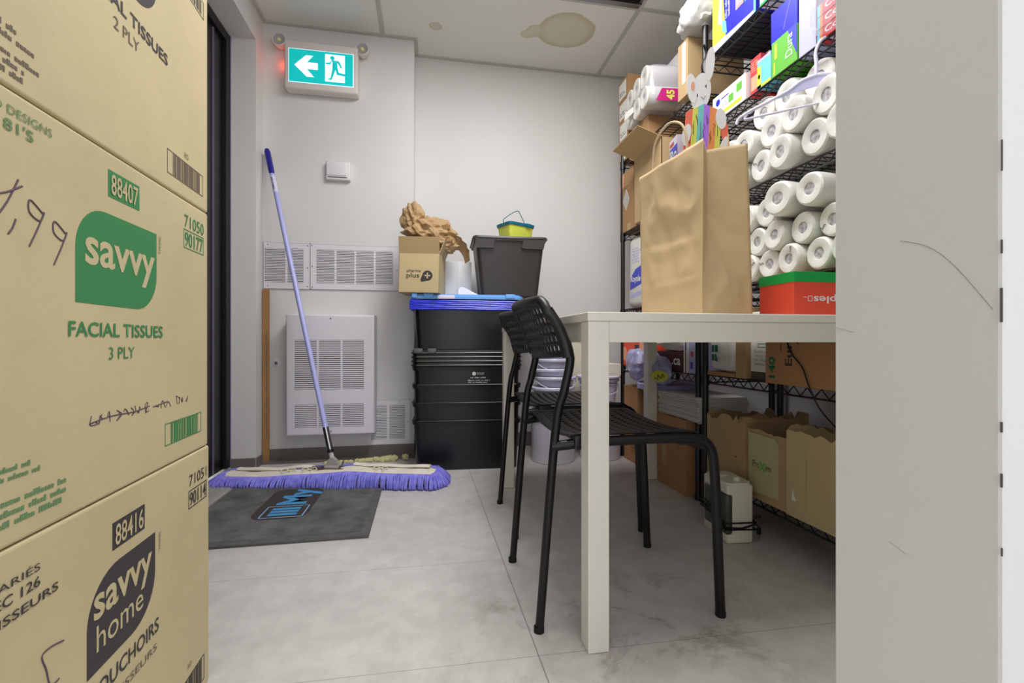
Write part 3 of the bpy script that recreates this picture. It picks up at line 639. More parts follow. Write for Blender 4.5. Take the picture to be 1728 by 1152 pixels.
b = MB(); q = p1-dr*0.155; b.tube([q, q+dr*0.03, q+dr*0.14, q+dr*0.155], [0.0132, 0.0150, 0.0155, 0.011], 16); b.build('hand_grip', 'navy', mp, True)
b = MB(); b.tube([p1-dr*0.27, p1-dr*0.17], 0.0128, 16); pl = b.build('pole_label', 'paperl', mp, True)
side = dr.cross(Vector((0, -1, 0))).normalized(); nn = (Vector((0, -1, 0))-dr*dr.dot(Vector((0, -1, 0)))).normalized()
ft = Face(pl, (p1-dr*0.26)+nn*0.0127, dr, nn.cross(dr)); ft.text('rubbermaid', 0.005, -0.004, 0.075, 0.009, 'navy', 0.02)
# ================================================================== DOOR MAT, FOAM
dm = thing('door_mat', 'dark grey carpet mat with blue logo in front of the door', 'doormat', (-0.54, 1.93, 0))
b = MB(); b.box(-0.335, 0.300, -0.265, 0.33, 0.0003, 0.0105, 0.003); b.build('carpet', 'mat_', dm)
b = MB(); b.prism([(-0.345, -0.30), (0.333, -0.302), (0.325, 0.33), (0.30, 0.33), (0.30, -0.265), (-0.345, -0.265)], (0, 0, 0.0002), (1, 0, 0), (0, 1, 0), 0.0085); b.build('rubber_edge', 'mate', dm)
fm = Face(dm, (0, 0, 0.0106), (0, 1, 0), (-1, 0, 0))
b = MB(); b.prism(rounded(0.36, 0.205, 0.055, -0.095, -0.075), Vector((0, 0, 0.0106)), (0, 1, 0), (-1, 0, 0), 0.0008); b.build('logo_patch', mat('mat_logo_patch', (62, 56, 52), 0.9, var=0.2, scale=60), dm)
for a, c, e, g in ((-0.075, -0.045, 0.018, 0.135),):
    pass
for k in range(3): fm.rect(-0.062+k*0.030, -0.034, 0.022, 0.104, 'mblue', 'logo_bar', 0.0014)
fm.frame(-0.083, -0.062, 0.125, 0.158, 0.004, mat('mat_logo_outline', (150, 190, 225), 0.8), 'logo_outline', 0.0012)
fm.text('My', 0.058, -0.075, 0.20, 0.150, 'mblue', 0.035, 'logo_letters', 0.0014)
b = MB(); rn = random.Random(12)
for i in range(17):
    x = -0.40+i*0.0125+rn.uniform(-0.004, 0.004); k = 0.55+0.65*max(0, (i-6)/11)
    b.blob((x, 2.665+rn.uniform(-0.012, 0.012), 0.015+0.008*k), (0.019*k+0.004, 0.015*k+0.004, 0.014*k+0.005), 0.45, 7, 2, i, zmin=0.0125)
for i in range(6): b.blob((-0.56+i*0.025, 2.66, 0.018), (0.016, 0.012, 0.010), 0.4, 7, 2, 40+i, zmin=0.0125)
for v in b.bm.verts: v.co.z -= 0.012
tag(b.build('spray_foam', 'foam', None, True), 'lumpy pale yellow spray foam strip on the floor behind the mop', 'foam')
b = MB(); b.blob((-0.137, 2.66, 0.018), (0.018, 0.015, 0.017), 0.4, 6, 3, 77, zmin=0.0003); tag(b.build('foam_lump', 'foam', None, True), 'single small foam lump beside the black totes', 'foam')
# ================================================================== TOTES
TX, TY, TR = 0.205, 2.580, math.radians(-3.0)
def tote(label, z0, H, body='tote', group=None, w=0.575, d=0.385):
    t = thing('storage_tote', label, 'storage tote', (TX, TY, z0), TR, group)
    b = MB(); b.taper(0, 0, 0.0, H-0.004, w-0.046, d-0.046, w-0.018, d-0.018, 0.03, 0.0025); b.build('tub', body, t, True)
    b = MB(); b.taper(0, 0, H-0.022, H-0.004, w-0.004, d-0.004, w, d, 0.034, 0.010)
    b.taper(0, 0, H-0.006, H, w, d, w, d, 0.034, 0.010); b.tube([(-w/2+0.03, -d/2-0.001, H-0.003), (w/2-0.03, -d/2-0.001, H-0.003)], 0.0028, 6); b.build('rim', body, t, True)
    return t
lb = ['lowest of the nested black totes standing on the floor', 'second black tote from the floor in the nested stack', 'third black tote from the floor in the nested stack', 'black tote with white print just under the stacked lids']
T = [tote(lb[k], 0.0+0.094*k, 0.265, group=None) for k in range(4)]
# print on the front of the topmost nested tote
fp = Face(T[3], (0.0, -0.176, 0.0), (1, 0, 0), (0, 0, 1)); fp.p = T[3]
ft_ = Face(T[3], (-0.02, -0.1800, 0.175), (1, 0, 0), (0, -0.054, 1))
b = MB(); b.prism([(0.055+0.010*math.cos(a*PI/8), 0.050+0.010*math.sin(a*PI/8)) for a in range(16)], ft_.o+ft_.n*0.002, ft_.u, ft_.v, 0.0004); b.build('printed_emblem', 'paper', T[3])
ft_.o = ft_.o+ft_.n*0.0014; ft_.scrawl(0.070, 0.044, 0.05, 0.014, 'tbar', 2, 3); ft_.scrawl(0.038, 0.024, 0.10, 0.012, 'tbar', 1, 4); ft_.scrawl(0.022, 0.000, 0.13, 0.020, 'tbar', 2, 5)
ll = ['bottommost of the four black lids stacked on the totes', 'second lid up of the four black stacked lids', 'third lid up of the four black stacked lids', 'topmost black lid right under the upper tote']
for k in range(4):
    L_ = thing('tote_lid', ll[k], 'lid', (TX, TY, 0.5475+k*0.0215), TR, 'black lids stacked between the totes')
    b = MB(); b.taper(0, 0, 0.0, 0.006, 0.585, 0.395, 0.588, 0.398, 0.036, 0.003, open_top=False); b.taper(0, 0, 0.006, 0.0205, 0.576, 0.386, 0.570, 0.380, 0.034, 0.014); b.build('lid_panel', 'tote', L_, True)
    b = MB(); b.tube([(-0.26, -0.200, 0.005), (0.26, -0.200, 0.005)], 0.0035, 6); b.build('rim_bead', mat('lid_bead', (70, 68, 60), 0.3), L_, True)
    if k == 3:
        for x in (-0.275, -0.205): 
            b = MB(); b.box(x, x+0.045, -0.205, -0.18, 0.004, 0.0285, 0.003); b.build('latch_tab', mat('lid_tab', (86, 86, 92), 0.4), L_, True)
UT = tote('black upper tote under the light blue lid', 0.6345, 0.262)
# blue film bunched under the lid
b = MB(); rn = random.Random(5); n = 110
for lay in range(5):
    pts = []
    for k in range(n+1):
        s = k/n*4; w, d = 0.292, 0.197
        seg = int(min(s, 3.999)); f_ = s-seg
        if seg == 0: p = (-w+2*w*f_, -d)
        elif seg == 1: p = (w, -d+2*d*f_)
        elif seg == 2: p = (w-2*w*f_, d)
        else: p = (-w, d-2*d*f_)
        nz_ = noise.noise(Vector((p[0]*9, p[1]*9+lay*3, lay)))
        pts.append((p[0]*(1+0.012*nz_), p[1]*(1+0.02*nz_), 0.252-lay*0.010-0.004*noise.noise(Vector((p[0]*7, lay*5, 1)))-(0.010*max(0, p[0]+0.1) if p[1] < 0 else 0)))
    b.tube(pts[:-1], 0.0085, 8, closed=True, flat=0.8)
tag(b.build('blue_liner', 'bblue', UT, True), 'bunched bright blue plastic liner')
b = MB(); b.taper(0, 0, 0.2625, 0.276, 0.594, 0.402, 0.598, 0.406, 0.036, 0.003, open_top=False); b.taper(0, 0, 0.276, 0.2805, 0.588, 0.396, 0.586, 0.394, 0.034, 0.012); bl = b.build('lid', 'blid', UT, True); tag(bl, 'light blue lid')
for x in (-0.285, -0.225, 0.20):
    b = MB(); b.box(x, x+(0.028 if x < -0.28 else 0.05), -0.207, -0.18, 0.268, 0.290, 0.003); b.build('clip', 'blid', bl, True)
b = MB(); b.box(-0.155, -0.065, -0.2085, -0.195, 0.262, 0.282, 0.003); b.build('latch', 'paperl', bl, True)
LZ = 0.6345+0.2805
# ---- pharma plus box with kraft paper
pb = thing('carton', 'open cardboard box with pharma plus print on the blue lid', 'cardboard box', (-0.038, 2.47, LZ+0.011), math.radians(-1.5)); pb.rotation_euler = (0, math.radians(1.2), math.radians(-11))
w, d, hh = 0.104, 0.095, 0.200
b = MB(); t_ = 0.003
b.box(-w, w, -d, -d+t_, 0, hh); b.box(-w, w, d-t_, d, 0, hh); b.box(-w, -w+t_, -d, d, 0, hh); b.box(w-t_, w, -d, d, 0, hh); b.box(-w, w, -d, d, 0, t_); b.build('body', 'cardp', pb)
for nm, mx, sz in (('flap', Matrix.Translation((0, -d, hh)) @ Matrix.Rotation(math.radians(14), 4, 'X'), (-w, w, 0, t_, 0, 0.085)), ('flap', Matrix.Translation((w, 0, hh)) @ Matrix.Rotation(math.radians(20), 4, 'Y'), (-t_, 0, -d, d, 0, 0.085)),
                   ('flap', Matrix.Translation((-w, 0, hh)) @ Matrix.Rotation(math.radians(2), 4, 'Y'), (0, t_, -d, d, 0, 0.085)), ('flap', Matrix.Translation((0, d, hh)) @ Matrix.Rotation(math.radians(-30), 4, 'X'), (-w, w, -t_, 0, 0, 0.085))):
    b = MB(); b.box(*sz, mx=mx); b.build('flap', 'cardm' if sz[2] == 0 else 'cardp', pb)
fb = Face(pb, (-w, -d, 0), (1, 0, 0), (0, 0, 1))
fb.text('pharma', 0.042, 0.100, 0.072, 0.020, 'ink', 0.007); fb.text('plus', 0.040, 0.070, 0.066, 0.030, 'ink', 0.010)
fb.poly([(0.148+0.026*math.cos(a*PI/12), 0.088+0.026*math.sin(a*PI/12)) for a in range(24)], 'ink', 'printed_logo'); fb.poly([(0.122+0.009*math.cos(a*PI/8), 0.067+0.009*math.sin(a*PI/8)) for a in range(16)], 'ink', 'printed_logo')
fb.poly([(0.112, 0.066), (0.118, 0.056), (0.160, 0.064), (0.124, 0.096)], 'ink', 'printed_logo', 0.0005)
fb.rect(0.1445, 0.073, 0.007, 0.030, 'cardp', 'printed_plus', 0.0012); fb.rect(0.133, 0.0845, 0.030, 0.007, 'cardp', 'printed_plus', 0.0012)
b = MB(); b.blob((0.005, 2.475, 1.255), (0.125, 0.085, 0.080), 0.30, 5, 4, 3, True); b.blob((-0.085, 2.47, 1.335), (0.058, 0.05, 0.080), 0.34, 4.5, 4, 8, True); b.blob((0.06, 2.47, 1.20), (0.10, 0.07, 0.052), 0.32, 6, 4, 15, True); b.blob((0.0, 2.47, 1.12), (0.075, 0.065, 0.08), 0.2, 5, 3, 19, True)
pts = [(0.07, 2.45, 1.235), (0.13, 2.44, 1.225), (0.175, 2.43, 1.195), (0.205, 2.425, 1.155), (0.215, 2.42, 1.115)]
prev = None
for k, p in enumerate(smoothpts(pts, 4)):
    cr = 0.006*math.sin(k*1.9)
    r4 = [b.bm.verts.new((p[0]-0.012+cr, p[1]-0.03, p[2]+0.022)), b.bm.verts.new((p[0]-0.004, p[1], p[2]-0.004+cr)), b.bm.verts.new((p[0]-0.028, p[1]+0.03, p[2]-0.022))]
    if prev:
        for i in range(2): b.bm.faces.new((prev[i], prev[i+1], r4[i+1], r4[i]))
    prev = r4
tag(b.build('kraft_paper_wad', 'kraftc'), 'crumpled brown packing paper bulging out of the pharma plus box', 'packing paper')
# white box and white sheet between
c = Carton('carton', 'plain white box standing behind the pharma plus box on the blue lid', 'box', 0.085, 0.235, 2.60, 2.755, LZ, 1.13, 'white')
c.S.rect(0.070, 0.0, 0.0015, 0.21, 'tbar', 'edge_seam')
b = MB(); b.prism([(0.0, 0.0), (0.14, 0.0), (0.10, 0.012), (0.06, 0.032), (0.03, 0.048), (0.012, 0.052), (-0.001, 0.044), (-0.006, 0.022)], (0.155, 2.43, LZ+0.0005), (1, 0, 0), (0, 0.25, 1), 0.0006); prev = None
for k in range(0):
    a = k/13; x = 0.135+a*0.150; z = LZ+0.052*(1-a)**1.6+0.002; y_ = 2.43+0.01*math.sin(a*3)
    q = [b.bm.verts.new((x-0.012*(1-a), y_-0.008, z)), b.bm.verts.new((x, y_+0.09, z+0.003*(1-a)))]
    if prev: b.bm.faces.new((prev[0], q[0], q[1], prev[1]))
    prev = q
o = b.build('paper_sheet', 'paperl', None, True); tag(o, 'curled white paper sheet tucked under the charcoal bin', 'paper')
# ---- charcoal bin
bn = thing('storage_bin', 'charcoal plastic bin with closed lid on the blue lidded tote', 'storage bin', (0.432, 2.545, LZ), math.radians(-2))
b = MB(); b.taper(0, 0, 0.008, 0.300, 0.312, 0.235, 0.372, 0.290, 0.024, 0.003); b.taper(0, 0, 0.0, 0.009, 0.30, 0.222, 0.305, 0.228, 0.022, 0.003, open_top=False); b.build('tub', 'bin_', bn, True)
for (x0, x1) in ((-0.190, -0.085), (0.070, 0.190)):
    b = MB(); b.prism([(x0, 0.312), (x0+(0.006 if x0 < 0 else -0.012), 0.262), (x0+0.012 if x0 < 0 else x0+0.008, 0.257), (x1-0.008 if x0 < 0 else x1-0.012, 0.257), (x1, 0.312)], (0, -0.142, 0), (1, 0, 0), (0, 0, 1), 0.014); b.build('side_grip', 'bin_', bn, True)
b = MB(); b.taper(0, 0, 0.298, 0.312, 0.392, 0.308, 0.396, 0.312, 0.03, 0.004, open_top=True); b.build('rim', 'bin_', bn, True)
b = MB(); b.taper(0, 0, 0.312, 0.322, 0.410, 0.322, 0.402, 0.316, 0.03, 0.003, open_top=False); b.build('lid', 'bin_', bn, True)
# ---- lime container
lc = thing('lidded_pail', 'small lime green pail with teal lid on the charcoal bin', 'pail', (0.478, 2.53, LZ+0.322), math.radians(27))
b = MB(); b.taper(0, 0, 0, 0.082, 0.150, 0.108, 0.172, 0.126, 0.018, 0.002); b.build('tub', 'lime', lc, True)
b = MB(); b.taper(0, 0, 0.078, 0.094, 0.180, 0.134, 0.184, 0.138, 0.02, 0.002, open_top=False); b.taper(0, 0, 0.094, 0.099, 0.150, 0.106, 0.146, 0.102, 0.014, 0.002, open_top=False); ld = b.build('lid', 'teal', lc, True)
b = MB(); b.box(0.02, 0.055, -0.074, -0.067, 0.076, 0.096, 0.002); b.build('clasp', 'teal', ld, True)
b = MB(); b.tube(smoothpts([(-0.084, 0, 0.090), (-0.088, -0.004, 0.105), (-0.082, -0.008, 0.120), (-0.03, -0.015, 0.158), (0.0, -0.018, 0.172), (0.012, -0.018, 0.168), (0.05, -0.01, 0.125), (0.084, 0, 0.090)], 4), 0.0022, 8); b.build('handle', 'teal', lc, True)
# ================================================================== PAILS AND TUBS
def pail(label, cx, cy, z0, r0, r1, h, m='pail', lid=True, group=None, bail=False):
    p = thing('pail', label, 'bucket', (cx, cy, z0), 0, group)
    b = MB(); b.lathe([(0, 0.004), (r0-0.006, 0.004), (r0-0.004, 0), (r0, 0.003), (r1-0.004, h*0.80), (r1, h*0.80), (r1, h*0.83), (r1-0.003, h*0.84), (r1, h-0.004), (r1-0.003, h), (r1-0.006, h-0.003), (r0-0.006, 0.008), (0, 0.008)], 40); b.build('tub', m, p, True)
    if lid:
        b = MB(); b.lathe([(r1+0.001, h-0.012), (r1+0.007, h-0.012), (r1+0.008, h-0.002), (r1+0.004, h+0.004), (r1-0.008, h+0.0035), (r1-0.012, h), (0, h)], 40); b.build('lid', 'pailb', p, True)
    if bail:
        b = MB(); q = [(math.cos(a)*(r1+0.004), -abs(math.sin(a))*(r1+0.010), h*0.82-0.055*math.sin(a)) for a in [PI*k/14 for k in range(15)]]; b.tube(q, 0.0022, 6); b.build('handle', 'pailb', p, True)
    return p
pail('big white bucket standing on the floor right of the black totes', 0.695, 2.525, 0, 0.122, 0.130, 0.290)
zt = 0.295; spec = [('%s lidded tub of the pile on the big bucket, counted from the bucket up' % w_, h_, m_, bb_) for w_, h_, m_, bb_ in
 (('first', 0.070, 'clear', True), ('second', 0.048, 'clear', False), ('third', 0.052, 'clear', True), ('fourth', 0.040, 'pailb', False), ('fifth', 0.050, 'clear', True), ('sixth', 0.040, 'pailb', False), ('topmost', 0.055, 'clear', False))]
for k, (lab, hh_, mm, bl_) in enumerate(spec):
    pail(lab, 0.700+0.008*((-1)**k), 2.52+0.004*k, zt, 0.100-0.002*k, 0.122-0.004*k, hh_, mm, True, None, bl_); zt += hh_+0.005
pail('white pail on the floor behind the near chair seat', 0.985, 2.545, 0, 0.118, 0.126, 0.300)
pail('short white printed tub with double lid on the farther floor pail', 0.975, 2.54, 0.3045, 0.095, 0.112, 0.155, 'pailb', True, None, True)
b = MB(); b.lathe([(0, 0.0), (0.118, 0.0), (0.128, 0.004), (0.128, 0.012), (0.118, 0.016), (0, 0.014)], 40); tag(b.build('tub_lid', 'pailb', None, True, (0.975, 2.54, 0.4645)), 'loose white lid lying on the printed tub', 'lid')
c = Carton('carton', 'flat cream box on the white tubs under the orange box', 'box', 0.93, 1.09, 2.48, 2.66, 0.4815, 0.546, 'cream'); c.S.line([(0.02, 0.012), (0.08, 0.010), (0.14, 0.008)], 0.0008, 'ink2', 'seam_line')
c = Carton('carton', 'cream box leaning space behind the tubs, lower of two', 'box', 0.85, 1.085, 2.70, 2.885, 0.0, 0.55, 'cream'); c.r['label'] = 'tall cream box against the back wall behind the pails'
c = Carton('carton', 'cream box against the back wall on the tall cream one', 'box', 0.86, 1.08, 2.705, 2.885, 0.5505, 0.72, 'cream'); c.S.line([(0.01, 0.165), (0.05, 0.12), (0.10, 0.10)], 0.0009, 'ink2', 'seam_line')
# ================================================================== TABLE
tb_ = thing('table', 'white rectangular table with square legs', 'table', (0.7175, 1.5275, 0))
TXh, TYh = 0.3825, 0.5925
b = MB(); b.box(-TXh, TXh, -TYh, TYh, 0.720, 0.740, 0.002); b.build('tabletop', 'tabw', tb_)
for sx in (-1, 1):
    for sy in (-1, 1):
        b = MB(); cx, cy = sx*(TXh-0.026), sy*(TYh-0.026); b.box(cx-0.024, cx+0.024, cy-0.024, cy+0.024, 0.0005, 0.7198, 0.002); b.build('leg', 'tabw', tb_)
for s in (-1, 1):
    b = MB(); b.box(-TXh+0.05, TXh-0.05, s*(TYh-0.006)-0.004, s*(TYh-0.006)+0.004, 0.674, 0.7198, 0.001); b.build('apron', 'tabw', tb_)
    b = MB(); b.box(s*(TXh-0.018)-0.004, s*(TXh-0.018)+0.004, -TYh+0.05, TYh-0.05, 0.674, 0.7198, 0.001); b.build('apron', 'tabw', tb_)
# ================================================================== CHAIRS
def make_chair(label):
    # local: origin on the floor between the feet, chair looks to +x
    c = thing('chair', label, 'chair', (0.48, 1.205, 0), 0, 'black chairs tucked under the table')
    for sy in (-1, 1):
        yb, yt = sy*0.172, sy*0.178
        b = MB(); P_ = [(-0.228, yb, 0.006), (-0.19, yb, 0.46), (-0.170, yt, 0.56), (-0.156, yt, 0.625), (-0.160, yt, 0.655), (-0.185, yt, 0.715), (-0.208, yt*0.99, 0.752)]
        b.tube([(-0.229, yb, 0.0)]+smoothpts(P_, 6), 0.0105, 12); b.build('back_leg', 'chair', c, True)
        b = MB(); yf = sy*0.192
        P_ = [(-0.198, yb, 0.430), (-0.10, sy*0.186, 0.440), (0.05, yf, 0.443), (0.155, yf, 0.440), (0.190, yf, 0.425), (0.206, yf, 0.390), (0.213, yf, 0.30), (0.226, yf, 0.006)]
        b.tube(smoothpts(P_[:7], 6)+[Vector((0.226, yf, 0.0))], 0.0118, 14); b.build('front_leg', 'chair', c, True)
        for xx, yy in ((-0.229, yb), (0.226, yf)):
            b = MB(); b.lathe([(0, 0), (0.0125, 0), (0.0125, 0.012), (0.0108, 0.014)], 12, (xx, yy)); b.build('foot_cap', 'blackm', c, True)
    b = MB(); b.tube([(-0.125, -0.176, 0.434), (-0.125, 0.176, 0.434)], 0.007, 10); b.build('cross_rail', 'chair', c, True); b = MB(); b.tube([(0.13, -0.188, 0.432), (0.13, 0.188, 0.432)], 0.009, 10); b.build('cross_rail', 'chair', c, True)
    # backrest with rows of slots
    NU, NV = 61, 24
    def bp(u, v):
        yy = (u-0.5)*2*0.178; k = 1-(2*u-1)**2
        z = 0.640+0.134*v-0.008*(1-v)*k; x = -0.160-0.050*v**1.3-0.034*k
        cr = max(0, abs(2*u-1)-0.80)/0.20; z -= 0.030*v**3*cr*cr
        return (x, yy, z)
    b = MB(); g = [[b.bm.verts.new(bp(i/NU, j/NV)) for j in range(NV+1)] for i in range(NU+1)]
    for i in range(NU):
        for j in range(NV):
            hole = (4 <= i < NU-4) and (i % 3 != 0) and (3 <= j < NV-2) and ((j-3) % 4 in (0, 1))
            if not hole: b.bm.faces.new((g[i][j], g[i+1][j], g[i+1][j+1], g[i][j+1]))
    o = b.build('backrest', 'chairp', c, True); md = o.modifiers.new('s', 'SOLIDIFY'); md.thickness = 0.005; md.offset = 0
    b = MB(); top = [Vector(bp(k/24, 1.0)) for k in range(25)]; left = [Vector(bp(0, k/8*0.9)) for k in range(8)]; right = [Vector(bp(1, k/8*0.9)) for k in range(8)]
    pts = left+top+list(reversed(right)); pts = [p+Vector((0, 0, 0)) for p in pts]
    b.tube(pts, [0.0145]*3+[0.0125]*(len(pts)-6)+[0.0145]*3, 10); b.build('backrest_rim', 'chairp', c, True)
    # seat with slots
    NU, NV = 50, 40
    def sp(u, v):
        yy = (u-0.5)*2*(0.186+0.006*v); x = -0.165+0.375*v; k = 1-(2*u-1)**2
        z = 0.4565-0.012*k*(1-v*0.5)+0.004*(1-k)
        if v > 0.82: t = (v-0.82)/0.18; z -= 0.052*t*t; x -= 0.004*t*t
        return (x, yy, z)
    b = MB(); g = [[b.bm.verts.new(sp(i/NU, j/NV)) for j in range(NV+1)] for i in range(NU+1)]
    for i in range(NU):
        for j in range(NV):
            hole = (3 <= i < NU-3) and (3 <= j < NV-8) and (i % 3 != 0) and (j % 3 == 0)
            if not hole: b.bm.faces.new((g[i][j], g[i+1][j], g[i+1][j+1], g[i][j+1]))
    o = b.build('seat', 'chairp', c, True); md = o.modifiers.new('s', 'SOLIDIFY'); md.thickness = 0.005; md.offset = -1
    for sy in (-1, 1):
        b = MB(); b.box(-0.150, -0.105, sy*0.185-0.012, sy*0.185+0.012, 0.425, 0.456, 0.004); b.build('seat_clip', 'chairp', c, True)
        b = MB(); b.box(0.11, 0.17, sy*0.187-0.008, sy*0.187+0.008, 0.425, 0.452, 0.004); b.build('seat_clip', 'chairp', c, True)
    return c
ch = make_chair('nearer black perforated chair tucked in beside the front table leg')
c2 = copy_tree(ch); c2.location = (0.518, 1.708, 0); c2['label'] = 'farther black perforated chair, nearer the totes'
# ================================================================== WIRE SHELVING
FX, DEP = 1.13, 0.355
def wire_shelf(b, y0, y1, z):
    x0, x1 = FX, FX+DEP
    for zz_ in (z-0.002, z-0.034):
        b.tube([(x0, y0, zz_), (x0, y1, zz_)], 0.0032, 6); b.tube([(x1, y0, zz_), (x1, y1, zz_)], 0.0032, 6); b.tube([(x0, y0, zz_), (x1, y0, zz_)], 0.0032, 6); b.tube([(x0, y1, zz_), (x1, y1, zz_)], 0.0032, 6)
    for x in (x0, x1):
        n = int((y1-y0)/0.026); pts = [(x, y0+(y1-y0)*k/n, z-0.004 if k % 2 else z-0.032) for k in range(n+1)]; b.tube(pts, 0.0022, 5)
    for y_ in (y0, y1):
        n = 12; b.tube([(x0+DEP*k/n, y_, z-0.004 if k % 2 else z-0.032) for k in range(n+1)], 0.0022, 5)
    n = int((y1-y0)/0.025)
    for k in range(n+1): b.tube([(x0, y0+(y1-y0)*k/n, z-0.0005), (x1, y0+(y1-y0)*k/n, z-0.0005)], 0.0019, 5)
    for x in (x0+0.09, x0+0.18, x0+0.27): b.tube([(x, y0, z-0.005), (x, y1, z-0.005)], 0.003, 6)
def rack(label, y0, y1, zs, ztop):
    r = thing('wire_shelving', label, 'shelving unit', (FX+DEP/2, (y0+y1)/2, 0))
    off = Vector((-(FX+DEP/2), -(y0+y1)/2, 0))
    for x in (FX, FX+DEP):
        for y_ in (y0, y1):
            b = MB(); b.lathe([(0, 0.0), (0.016, 0.0), (0.016, 0.012), (0.0125, 0.03), (0.0125, ztop), (0, ztop)], 14, (x, y_)); 
            for v in b.bm.verts: v.co += off
            b.build('post', 'rack', r, True)
    for z in zs:
        b = MB(); wire_shelf(b, y0, y1, z)
        for x in (FX, FX+DEP):
            for y_ in (y0, y1): b.lathe([(0.0127, z-0.045), (0.0165, z-0.045), (0.0150, z+0.002), (0.0127, z+0.002)], 12, (x, y_))
        for v in b.bm.verts: v.co += off
        b.build('wire_shelf', 'rack', r, True)
    return r
A, B_, C_, D_, E_, F_ = 1.222, 1.553, 1.835, 0.540, 0.137, 0.885
rack('black wire shelving nearer the doorway, loaded with rolls and torn bags', 0.50, 1.722, (A, B_, C_, D_, E_, F_), 2.30)
rack('black wire shelving in the far corner, with labelled cartons on top', 1.772, 2.545, (0.535, 0.865, 1.315, 1.740), 1.80)
# ---- paper rolls
def make_roll(r, L, label, film=False):
    t = thing('paper_roll', label, 'paper roll', (0, 0, 0))
    mx = Matrix.Rotation(PI/2, 4, 'Y')
    b = MB(); b.lathe([(r*0.36, 0.012), (r*0.36, 0.003), (r*0.42, 0.001), (r*0.86, 0.0), (r*0.96, 0.004), (r, 0.014), (r*1.0, L-0.01), (r*0.9, L), (r*0.36, L)], 30, mx=mx); b.build('paper', 'roll', t, True)
    b = MB(); b.lathe([(0, 0.004), (r*0.2, 0.0055), (r*0.36, 0.0045), (r*0.37, 0.006), (0, 0.02)], 24, mx=mx); b.build('core_end', 'core', t, True)
    return t
def fold_mark(c, r):
    a = rn.uniform(0, 6.28); b = MB(); q = []
    for k in range(5):
        rr = r*(0.45+0.38*k/4); aa = a+0.12*math.sin(k*1.7); q.append((-0.0012, rr*math.cos(aa), rr*math.sin(aa)))
    b.tube(smoothpts(q, 3), 0.0009, 5); b.build('film_fold', 'brownd', c, True)
def dup_roll(src, x, y_, z, label, group, sl=None):
    c = copy_tree(src); c.location = (x, y_, z); c.rotation_euler = (rn.uniform(0, 6.28), rn.uniform(-0.05, 0.05), rn.uniform(-0.07, 0.07)); c['label'] = label; c['group'] = group
    if rn.random() < 0.4: fold_mark(c, 0.05)
    return c
src = make_roll(0.0535, 0.24, 'x'); rn = random.Random(21)
def wordy(k): return ('first', 'second', 'third', 'fourth', 'fifth', 'sixth')[k]
ya = [[1.475, 1.385, 1.272, 1.160, 1.050], [1.535, 1.452, 1.335, 1.222, 1.110, 1.000], [1.40, 1.290, 1.178]]
za = [A+0.056, A+0.152, A+0.246]
rowa = ['bottom', 'second', 'top']
ga = 'white paper rolls under the highest visible wire shelf'
for j, row in enumerate(ya):
    for k, y_ in enumerate(row):
        if j == 0 and k == 0: y_ = 1.500
        dup_roll(src, 1.102+rn.uniform(-0.012, 0.02)+(0.03 if j == 2 else 0), y_, za[j]+rn.uniform(-0.001, 0.001), '%s roll from the left in the %s row behind the hanger' % (wordy(k), rowa[j]), ga)
src2 = make_roll(0.0485, 0.24, 'x')
yf = [[1.535, 1.438, 1.341, 1.246, 1.149, 1.052], [1.487, 1.400, 1.300, 1.200, 1.103], [1.530, 1.445, 1.352]]
zf = [F_+0.0495, F_+0.136, F_+0.2245]
gf = 'white paper rolls above the green and red box'
for j, row in enumerate(yf):
    for k, y_ in enumerate(row):
        dup_roll(src2, 1.105+rn.uniform(-0.01, 0.012), y_, zf[j], '%s roll from the left in the %s row above the green and red box' % (wordy(k), rowa[j]), gf)
c_ = src; c_.location = (1.070, 1.255, F_+0.2400); c_.rotation_euler = (0.3, 0, 0.12); tag(c_, 'plump wrapped roll jutting out under the middle shelf', 'paper roll', gf)
c_ = src2; c_.location = (1.085, 1.150, F_+0.2360); c_.rotation_euler = (0.9, 0, 0.05); tag(c_, 'rightmost wrapped roll in the top row, beside the jutting plump one', 'paper roll', gf)
# film wrap with dark crease marks around the rolls: thin plastic folds over ends
rn = random.Random(31)
for (y_, z, lab) in ((1.235, A+0.165, 'upper'),):
    pass
def film_mark(pts, label):
    b = MB(); b.tube(smoothpts(pts, 3), 0.0016, 5); tag(b.build('film_seam', 'brownd', None, True), label, 'film tear')
# ---- items on shelf B
c = Carton('glove_box', 'long white box with blue disc and lime squares on the shelf above the hanger', 'box', 1.125, 1.25, 1.470, 1.665, B_, B_+0.098, 'white')
c.W.poly([(0.035+0.013*math.cos(a*PI/8), 0.068+0.013*math.sin(a*PI/8)) for a in range(16)], 'blue', 'printed_disc'); c.W.rect(0.055, 0.070, 0.045, 0.004, 'blue'); c.W.rect(0.10, 0.035, 0.028, 0.028, 'lgreen'); c.W.rect(0.055, 0.010, 0.12, 0.014, 'yell'); c.W.rect(0.145, 0.05, 0.03, 0.03, 'lgreen'); c.W.rect(0.004, 0.010, 0.02, 0.02, 'lav'); c.W.scrawl(0.06, 0.035, 0.035, 0.02, 'lav', 3, 2)
c = Carton('carton', 'flat white box with blue top edge behind the long disc box', 'box', 1.262, 1.36, 1.38, 1.60, B_, B_+0.12, 'lav'); c.W.rect(0.0, 0.108, 0.22, 0.012, 'blue')
c = Carton('carton', 'small pinkish red striped box beside the cyan one', 'box', 1.14, 1.24, 1.413, 1.464, B_, B_+0.135, 'redp'); c.W.rect(0.004, 0.02, 0.043, 0.05, 'peach'); c.W.scrawl(0.006, 0.085, 0.04, 0.04, 'peach', 5, 4)
